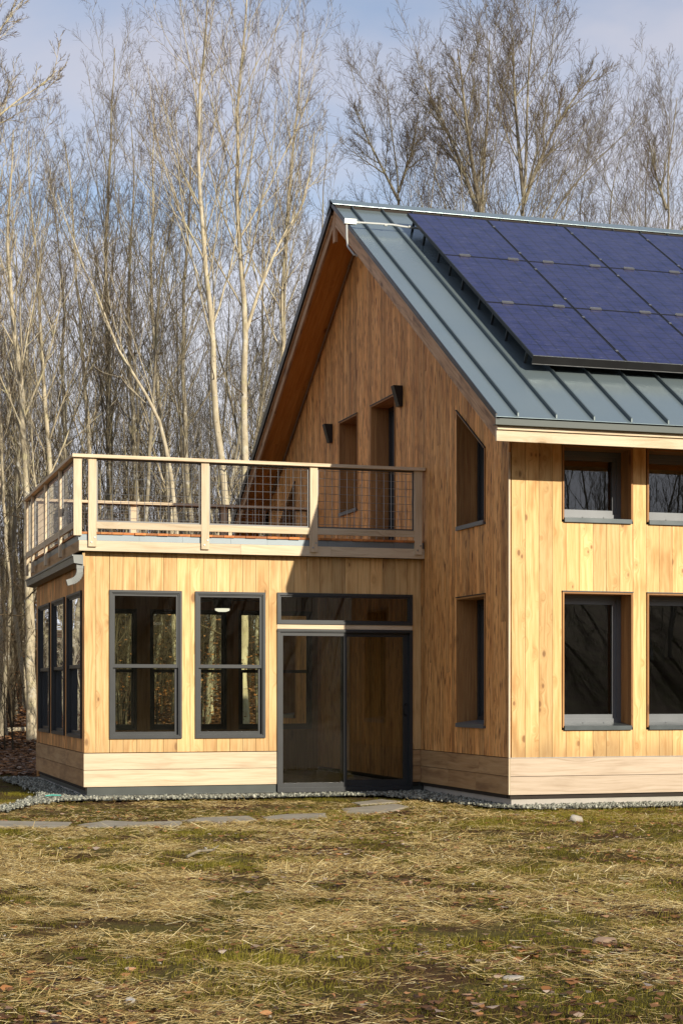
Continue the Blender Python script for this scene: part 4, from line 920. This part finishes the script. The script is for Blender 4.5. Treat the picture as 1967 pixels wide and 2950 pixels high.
def tree_arrays(seed, H, r0, path=None, cs=.36, l1=19, a1=.54, lf1=.27, up1=.10, lv=(6, 6, 4), limbs=(), thin=.0036, dens=1., a2=.52, rootz=0.):
    rg = np.random.default_rng(seed); trunk = []; crown = []
    if path is None:
        P, Rr, Ds = grow(rg, np.zeros((1, 3)), np.array([[rg.normal(0, .04), rg.normal(0, .04), 1.]]), np.array([H]), np.array([r0]), 16, .045, .03, .06)
    else:
        q = np.array(path, float); seg = np.concatenate([[0], np.cumsum(np.linalg.norm(np.diff(q, axis=0), axis=1))]); tt = np.linspace(0, seg[-1], 22)
        # smooth resample of the bent trunk
        P = np.stack([np.interp(tt, seg, q[:, i]) for i in range(3)], 1); 
        for _ in range(2): P[1:-1] = .25 * P[:-2] + .5 * P[1:-1] + .25 * P[2:]
        P = P + np.concatenate([np.zeros((1, 3)), rg.normal(0, .02, (21, 3))]); P = P[None]; H = seg[-1]
        t = np.linspace(0, 1, 22); Rr = (r0 * (1 - .9 * t ** 1.15))[None]; Ds = nrmz(np.gradient(P, axis=1))
    Rr = Rr.copy(); Rr[:, 0] *= 1.35
    trunk.append((P, Rr, 9))
    Lh = np.array([H])
    p, dd, l, r = kids(rg, P, Rr, Ds, l1, cs, .97, a1, lf1, Lh, .40)
    # a few dead low stubs
    sp, sd_, sl2, sr = kids(rg, P, Rr, Ds, 7, .12, cs, 1.1, .10, Lh, .22)
    gA = grow(rg, sp, sd_, sl2, sr, 5, .16, .02); crown.append((*gA[:2], 4)); c = kids(rg, *gA, 4, .2, .95, .8, .5, sl2, .5); gB = grow(rg, *c, 4, .2, .02); crown.append((*gB[:2], 3))
    for pts, rr_ in limbs:
        q = np.array(pts, float); seg = np.concatenate([[0], np.cumsum(np.linalg.norm(np.diff(q, axis=0), axis=1))]); tt = np.linspace(0, seg[-1], 12)
        Q = np.stack([np.interp(tt, seg, q[:, i]) for i in range(3)], 1)[None]; QR = (rr_ * (1 - .75 * np.linspace(0, 1, 12)))[None]; QD = nrmz(np.gradient(Q, axis=1)); trunk.append((Q, QR, 7))
        c = kids(rg, Q, QR, QD, 11, .15, .97, .55, .45, np.array([seg[-1]]), .6); p = np.concatenate([p, c[0]]); dd = np.concatenate([dd, c[1]]); l = np.concatenate([l, c[2]]); r = np.concatenate([r, c[3]])
    g1 = grow(rg, p, dd, l, np.maximum(r, thin * 1.8), 9, .052, up1, .22); trunk.append((*g1[:2], 5))
    m2, m3, m4 = lv
    c2 = kids(rg, *g1, m2, .14, .98, a2, .46, l, .62, min(1, dens)); g2 = grow(rg, c2[0], c2[1], c2[2], np.maximum(c2[3], thin * 1.35), 6, .075, .075, .3); trunk.append((*g2[:2], 4))
    c3 = kids(rg, *g2, m3, .10, .98, .55, .50, c2[2], .66, min(1, dens)); g3 = grow(rg, c3[0], c3[1], c3[2], np.maximum(c3[3], thin), 4, .09, .06, .5); crown.append((*g3[:2], 3))
    if m4:
        c4 = kids(rg, *g3, m4, .15, .98, .62, .55, c3[2], .8, min(1, dens), .05); g4 = grow(rg, c4[0], c4[1], np.minimum(c4[2], .7), np.full(len(c4[0]), thin * .8), 3, .12, .04, .7); crown.append((*g4[:2], 3))
    def pack(lst):
        V = []; F = []; o = 0
        for P_, R_, k_ in lst:
            v, f = tubes(P_, R_, k_); V.append(v); F.append(f + o); o += len(v)
        return np.concatenate(V), np.concatenate(F)
    return pack(trunk), pack(crown)
def make_tree(name, arr, loc, lab, grp, bark=M_bark, twig=M_twig, rot=0., s=1., cat='tree'):
    o = empty(name, loc); o.rotation_euler = (0, 0, rot); o.scale = (s, s, s); tag(o, lab, cat, grp)
    (v, f), (v2, f2) = arr; np_mesh('trunk', v, f, bark, o, smooth=True); np_mesh('crown', v2, f2, twig, o)
    return o
def at(px, py, dpt):
    """a point of the wood, worked out once from bearing, height and distance of each stem"""
    a = (px * 1.2545 - 983.5) / 4916.4; b = (1994.4 - py * 1.2545) / 4916.4; c_, s_ = math.cos(YAW), math.sin(YAW)
    return np.array((CAM[0] + dpt * (s_ + a * c_), CAM[1] + dpt * (c_ - a * s_), CAM[2] + dpt * b))
def stem(pts, dpt, r0, seed, lab, limbs=(), name='bare_tree', bark=M_bark, twig=M_twig, **kw):
    W = [at(x_, y_, dpt + (dd[0] if dd else 0)) for x_, y_, *dd in pts]; b = W[0].copy(); d_ = W[0] - W[1]
    # carry the stem down to the ground
    z = float(gz(b[0], b[1])); 
    if b[2] > z + .05: k_ = (b[2] - z + .1) / max(.2, -d_[2]); base = b + d_ * min(k_, 30); base = np.array((b[0] + (base[0] - b[0]) * .6, b[1], 0)); base[2] = float(gz(base[0], base[1])) - .1; W = [base] + W
    b = W[0].copy(); b[2] += .1; loc = tuple(b)
    lm = [([at(x_, y_, dpt + q_) - b for x_, y_, q_ in L1], r_) for L1, r_ in limbs]
    make_tree(name, tree_arrays(seed, 0, r0, [w_ - b for w_ in W], limbs=lm, **kw), loc, lab, 'bare trees standing behind the house', bark, twig)
GRP = 'bare trees standing behind the house'
stem([(525, 1230), (512, 1060), (492, 900), (482, 760), (476, 640), (462, 500), (452, 380), (455, 250), (470, 100), (480, -60)], 39.9, 0.116, 1, 'tall smooth pale trunk leaning left, seen over the railing left of the gable', cs=.50, l1=22, lf1=.25, a1=.50)
stem([(562, 1250), (563, 1000), (561, 850), (566, 740), (556, 640), (548, 520), (541, 420), (545, 280), (560, 120), (570, -80)], 41.2, 0.124, 2, 'tall straight pale trunk just left of the gable, forking at roof ridge height', limbs=[([(566, 760, 0), (590, 680, .2), (622, 600, .5), (655, 530, .8), (690, 480, 1.), (712, 400, 1.2), (722, 300, 1.2)], .047)], cs=.56, l1=20, lf1=.24, a1=.50)
stem([(640, 1250), (640, 1000), (648, 850), (655, 650), (657, 500), (672, 350), (690, 200), (700, 70)], 43.9, 0.111, 3, 'yellow-green lichened tree closest to the gable peak', cs=.48, l1=22, lf1=.25, a1=.46)
stem([(395, 1250), (385, 1050), (365, 930), (352, 820), (350, 700), (345, 560), (352, 420), (350, 300), (352, 230)], 47.9, 0.107, 4, 'crooked pale tree rising behind the second railing post', cs=.5, l1=20, lf1=.25)
stem([(400, 1150), (385, 1010), (372, 950), (345, 915), (300, 850), (262, 790), (245, 720), (215, 660), (190, 600), (150, 520), (130, 440)], 38.6, 0.076, 5, 'slender tree bending strongly left across its neighbours', cs=.55, l1=10, lf1=.24)
stem([(255, 1250), (250, 1050), (252, 900), (245, 700), (240, 560), (250, 400), (258, 250), (262, 110)], 50.5, 0.126, 6, 'dark many-branched tree with tall narrow crown at upper left', cs=.30, l1=26, lf1=.25, a1=.42, bark=M_bark2)
stem([(120, 1260), (115, 1050), (105, 900), (90, 780), (95, 650), (75, 500), (60, 400), (66, 300)], 45.2, 0.101, 7, 'mottled tree behind the corner of the deck railing', cs=.42, l1=22)
stem([(77, 1727), (70, 1500), (62, 1300), (65, 1150), (50, 950), (40, 800), (20, 620), (15, 450), (30, 300)], 42, .135, 8, 'rough white-barked trunk beside the left wall of the porch', cs=.48, l1=20)
stem([(78, 1700), (45, 1500), (25, 1350), (10, 1200), (5, 1050), (0, 900), (-10, 750)], 42.6, .07, 9, 'thin pale trunk curving up left from the foot of the white-barked tree', cs=.5, l1=12)
stem([(8, 1660), (0, 1450), (-6, 1250), (-10, 1000), (-5, 800), (5, 600)], 43, .10, 10, 'pale trunk on the very left edge', cs=.45, l1=14)
stem([(222, 1250), (208, 1040), (192, 880), (188, 760), (170, 600), (165, 450), (150, 330)], 49.2, 0.107, 11, 'spotted pale trunk left of the railing corner post', cs=.44, l1=22)
stem([(320, 1260), (310, 1050), (300, 850), (290, 700), (300, 560), (310, 420), (300, 280)], 48.0, 0.108, 12, 'grey tree between the dark crowned tree and the crooked one', cs=.42, l1=22, bark=M_bark2)
stem([(440, 1250), (425, 1050), (420, 850), (418, 700), (430, 560), (440, 400), (430, 260)], 50.4, 0.114, 13, 'grey tree close behind the leaning smooth trunk', cs=.42, l1=22, bark=M_bark2)
stem([(600, 1260), (595, 1050), (600, 900), (605, 750), (600, 600), (612, 450)], 52.8, 0.103, 14, 'grey tree between the forked trunk and the gable', cs=.42, l1=20, bark=M_bark2)
stem([(150, 1230), (150, 1000), (140, 850), (150, 700), (130, 560), (125, 430)], 49.2, 0.103, 15, 'slim grey tree between the two mottled trunks at left', cs=.42, l1=20, bark=M_bark2)
stem([(-150, 1700), (-140, 1200), (-130, 800), (-110, 450), (-90, 250), (-80, 100)], 25.0, 0.114, 16, 'near tree reaching reddish branches in from the upper left edge', limbs=[([(-130, 420, 0), (-60, 330, 0), (0, 262, .2), (60, 215, .3), (95, 195, .4), (130, 160, .5)], .026), ([(-100, 250, 0), (-40, 120, 0), (20, 40, .2), (50, 0, .3)], .02)], cs=.5, l1=20, lf1=.28)
# trees behind the roof
kw = dict(lf1=.34, a1=.52, up1=.05, lv=(9, 8, 4), bark=M_bark2, thin=.0044)
stem([(1104, 520), (1106, 440), (1110, 400), (1115, 300), (1120, 180), (1125, 90)], 48, .13, 21, 'wide rounded bare tree behind the ridge, left of the tallest one', limbs=[([(1100, 500, 0), (1075, 420, .3), (1040, 330, .6), (1000, 250, .8), (975, 190, 1)], .07), ([(1104, 490, 0), (1085, 380, -.3), (1070, 280, -.6), (1060, 180, -.8), (1050, 110, -1)], .07)], cs=.46, l1=20, **kw)
stem([(1200, 520), (1204, 440), (1206, 300), (1212, 180), (1226, 70), (1232, 10)], 49, .13, 22, 'tallest bare tree behind the roof ridge', limbs=[([(1202, 470, 0), (1230, 390, .3), (1270, 300, .6), (1320, 220, .9), (1370, 160, 1)], .06), ([(1202, 450, 0), (1190, 330, .3), (1180, 200, .6), (1178, 80, .9)], .065)], cs=.48, l1=20, **kw)
stem([(1250, 520), (1268, 470), (1300, 425), (1345, 390), (1400, 345), (1450, 290), (1480, 262)], 50, .085, 23, 'low tree spreading far to the right behind the panels', bark=M_bark2, cs=.62, l1=14, lf1=.26, a1=.5, up1=.10)
stem([(915, 490), (915, 400), (908, 320), (895, 240), (885, 195)], 52, .10, 24, 'bare tree rising above the roof near the gable peak', limbs=[([(915, 460, 0), (880, 390, .3), (845, 320, .5), (815, 250, .8)], .05), ([(915, 440, 0), (945, 350, .3), (960, 260, .5)], .05)], cs=.5, l1=14, **kw)
stem([(1398, 545), (1396, 480), (1405, 420), (1420, 370), (1432, 330)], 54, .09, 25, 'small bushy tree above the solar panels', cs=.5, l1=18, lf1=.30, lv=(8, 7, 4), bark=M_bark2)
stem([(1330, 540), (1335, 480), (1330, 430), (1345, 380), (1350, 350)], 57, .08, 29, 'low dark tree rising just right of the tree that leans far right', cs=.5, l1=16, lf1=.28, lv=(8, 7, 4), bark=M_bark3)
stem([(1480, 560), (1482, 470), (1475, 410), (1488, 360), (1492, 320)], 56, .08, 30, 'low dark tree close left of the tree at the right edge', cs=.5, l1=18, lf1=.28, lv=(8, 7, 4), bark=M_bark3)
stem([(1530, 560), (1530, 450), (1533, 380), (1545, 300), (1556, 225)], 50, .11, 26, 'bare tree at the right edge above the solar panels', limbs=[([(1530, 480, 0), (1505, 400, .3), (1490, 320, .5)], .05)], cs=.46, l1=22, lf1=.30, lv=(9, 7, 4), bark=M_bark2)
stem([(985, 500), (990, 440), (1000, 380), (1010, 310)], 55, .07, 27, 'thin low tree between the gable tree and the wide rounded one', cs=.5, l1=10, lf1=.24)
stem([(740, 560), (742, 460), (748, 380), (752, 300)], 50, .08, 28, 'dim bare tree directly left of the gable peak', cs=.5, l1=12, lf1=.22, bark=M_bark2)

# repeated woodland trees: eight kinds, copied
protos = []
for k in range(8):
    arr = tree_arrays(100 + k, 13.5 + 1.1 * (k % 4), .078 + .012 * (k % 3), cs=.42 + .05 * (k % 3), l1=15, lf1=.27, a1=.40 + .05 * (k % 3), lv=(6, 5, 3), thin=.0036)
    (v, f), (v2, f2) = arr
    protos.append((np_mesh('trunk', v, f, (M_bark, M_bark2, M_bark3, M_bark2)[k % 4], smooth=True, do_link=False).data, np_mesh('crown', v2, f2, M_twig2, do_link=False).data))
def wood_tree(x, y, k, lab, grp, s=1.):
    o = empty('woodland_tree', (x, y, float(gz(x, y)) - .05)); o.rotation_euler = (random.gauss(0, .03), random.gauss(0, .03), random.uniform(0, 6.28)); o.scale = (s, s, s * random.uniform(.95, 1.05)); tag(o, lab, 'tree', grp)
    for me_, nm in zip(protos[k], ('trunk', 'crown')): link(bpy.data.objects.new(nm, me_), o)
pts = []
tries = 0
while len(pts) < 108 and tries < 20000:
    tries += 1; y = random.uniform(24, 68); dpt = y + 18; lat = random.uniform(-.26, .155) * dpt + 0
    x = CAM[0] + .306 * dpt + lat
    a = ((x - CAM[0]) * rgt[0] + (y - CAM[1]) * rgt[1]) / ((x - CAM[0]) * fwd[0] + (y - CAM[1]) * fwd[1])
    if x > 0 and y < 13: continue
    px_ = (983.5 + 4916 * a) / 1.2545
    if px_ > 700 and (y < 46 or random.random() < .82): continue
    if any((x - p[0]) ** 2 + (y - p[1]) ** 2 < 2.2 for p in pts): continue
    pts.append((x, y, px_))
for x, y, px_ in pts:
    s_ = random.uniform(.72, 1.0)
    if px_ > 700: s_ = random.uniform(.62, .78) ; lab, grp = 'dim bare tree low behind the roof among others like it', 'dim low trees behind the roof'
    else: lab, grp = 'slender bare woodland tree among many alike behind the porch', 'slender trees crowding the wood behind the porch'
    if px_ < 230 and y < 40: s_ *= .9
    wood_tree(x, y, random.randrange(8), lab, grp, s_)

# far wood and thicket: masses nobody could count
def mass(name, items, mat, lab, cat):
    V = []; F = []; o_n = 0
    for (v, f), (x, y, s_, a) in items:
        c_, s2 = math.cos(a), math.sin(a); w_ = v * s_; w_ = np.stack([w_[:, 0] * c_ - w_[:, 1] * s2 + x, w_[:, 0] * s2 + w_[:, 1] * c_ + y, w_[:, 2] + float(gz(x, min(y, 110))) - .05], 1)
        V.append(w_); F.append(f + o_n); o_n += len(v)
    return tag(np_mesh(name, np.concatenate(V), np.concatenate(F), mat), lab, cat, None, 'stuff')
def both(arr): (v, f), (v2, f2) = arr; return np.concatenate([v, v2]), np.concatenate([f, f2 + len(v)])
lows = [both(tree_arrays(300 + k, 10 + k, .09, cs=.22, l1=16, lf1=.36, lv=(5, 5, 0), thin=.0075)) for k in range(3)]
it = []
for i in range(260):
    y = random.uniform(54, 96); x = CAM[0] + .306 * (y + 18) + random.uniform(-.30, .24) * (y + 18); it.append((lows[i % 3], (x, y, random.uniform(.65, 1.1) * (1 if (x - CAM[0]) / (y + 18) < .33 else .62), random.uniform(0, 6))))
mass('far_wood', it, M_twig2, 'distant grey brown wood closing the view behind the trees', 'woods')
shr = [both(tree_arrays(400 + k, 3.2 + k, .022, cs=.08, l1=14, lf1=.42, a1=.7, up1=.05, lv=(5, 4, 0), thin=.0042)) for k in range(3)]
it = []
for i in range(330):
    y = random.uniform(21, 62); x = CAM[0] + .306 * (y + 18) + random.uniform(-.28, .03) * (y + 18); it.append((shr[i % 3], (x, y, random.uniform(.6, 1.25) * (1 if i < 170 else 1.35), random.uniform(0, 6))))
mass('thicket', it, M_twig2, 'tangled leafless brush growing between the trunks', 'brush')
n = 9000; y = rng.uniform(13, 50, n); cl = rng.integers(0, 45, n); cxs = rng.uniform(-.26, .02, 45); cys = rng.uniform(21, 50, 45); y = cys[cl] + rng.normal(0, .9, n); x = CAM[0] + .306 * (cys[cl] + 18) + cxs[cl] * (cys[cl] + 18) + rng.normal(0, .9, n)
z = gz(x, y) + np.abs(rng.normal(1.2, 1.1, n)); leaves('beech_foliage', x, y, z, rng.uniform(.028, .05, n), 'orange dead leaves still clinging to low saplings', M_bleaf, 1.)
# the wood across the lawn that the window glass mirrors
it = []
for i in range(170):
    x = -60 + 130 * ((i * .618) % 1); y = random.uniform(-92, -60); it.append((lows[i % 3], (x, y, random.uniform(.9, 1.3), random.uniform(0, 6)))); it.append((shr[i % 3], (x + 1.3, y + 3, random.uniform(.8, 1.5), random.uniform(0, 6))))
for i in range(110):
    y = random.uniform(12, 62); x = -8.2 - random.uniform(0, 1) ** 1.5 * 20; it.append((lows[i % 3], (x, y, random.uniform(.9, 1.25), random.uniform(0, 6))))
    if i % 2: it.append((shr[i % 3], (x + 1, y + 1, random.uniform(.8, 1.5), random.uniform(0, 6))))
mass('facing_wood', it, M_bark2, 'bare wood across the lawn and beside the drive, mirrored in the glass', 'woods')
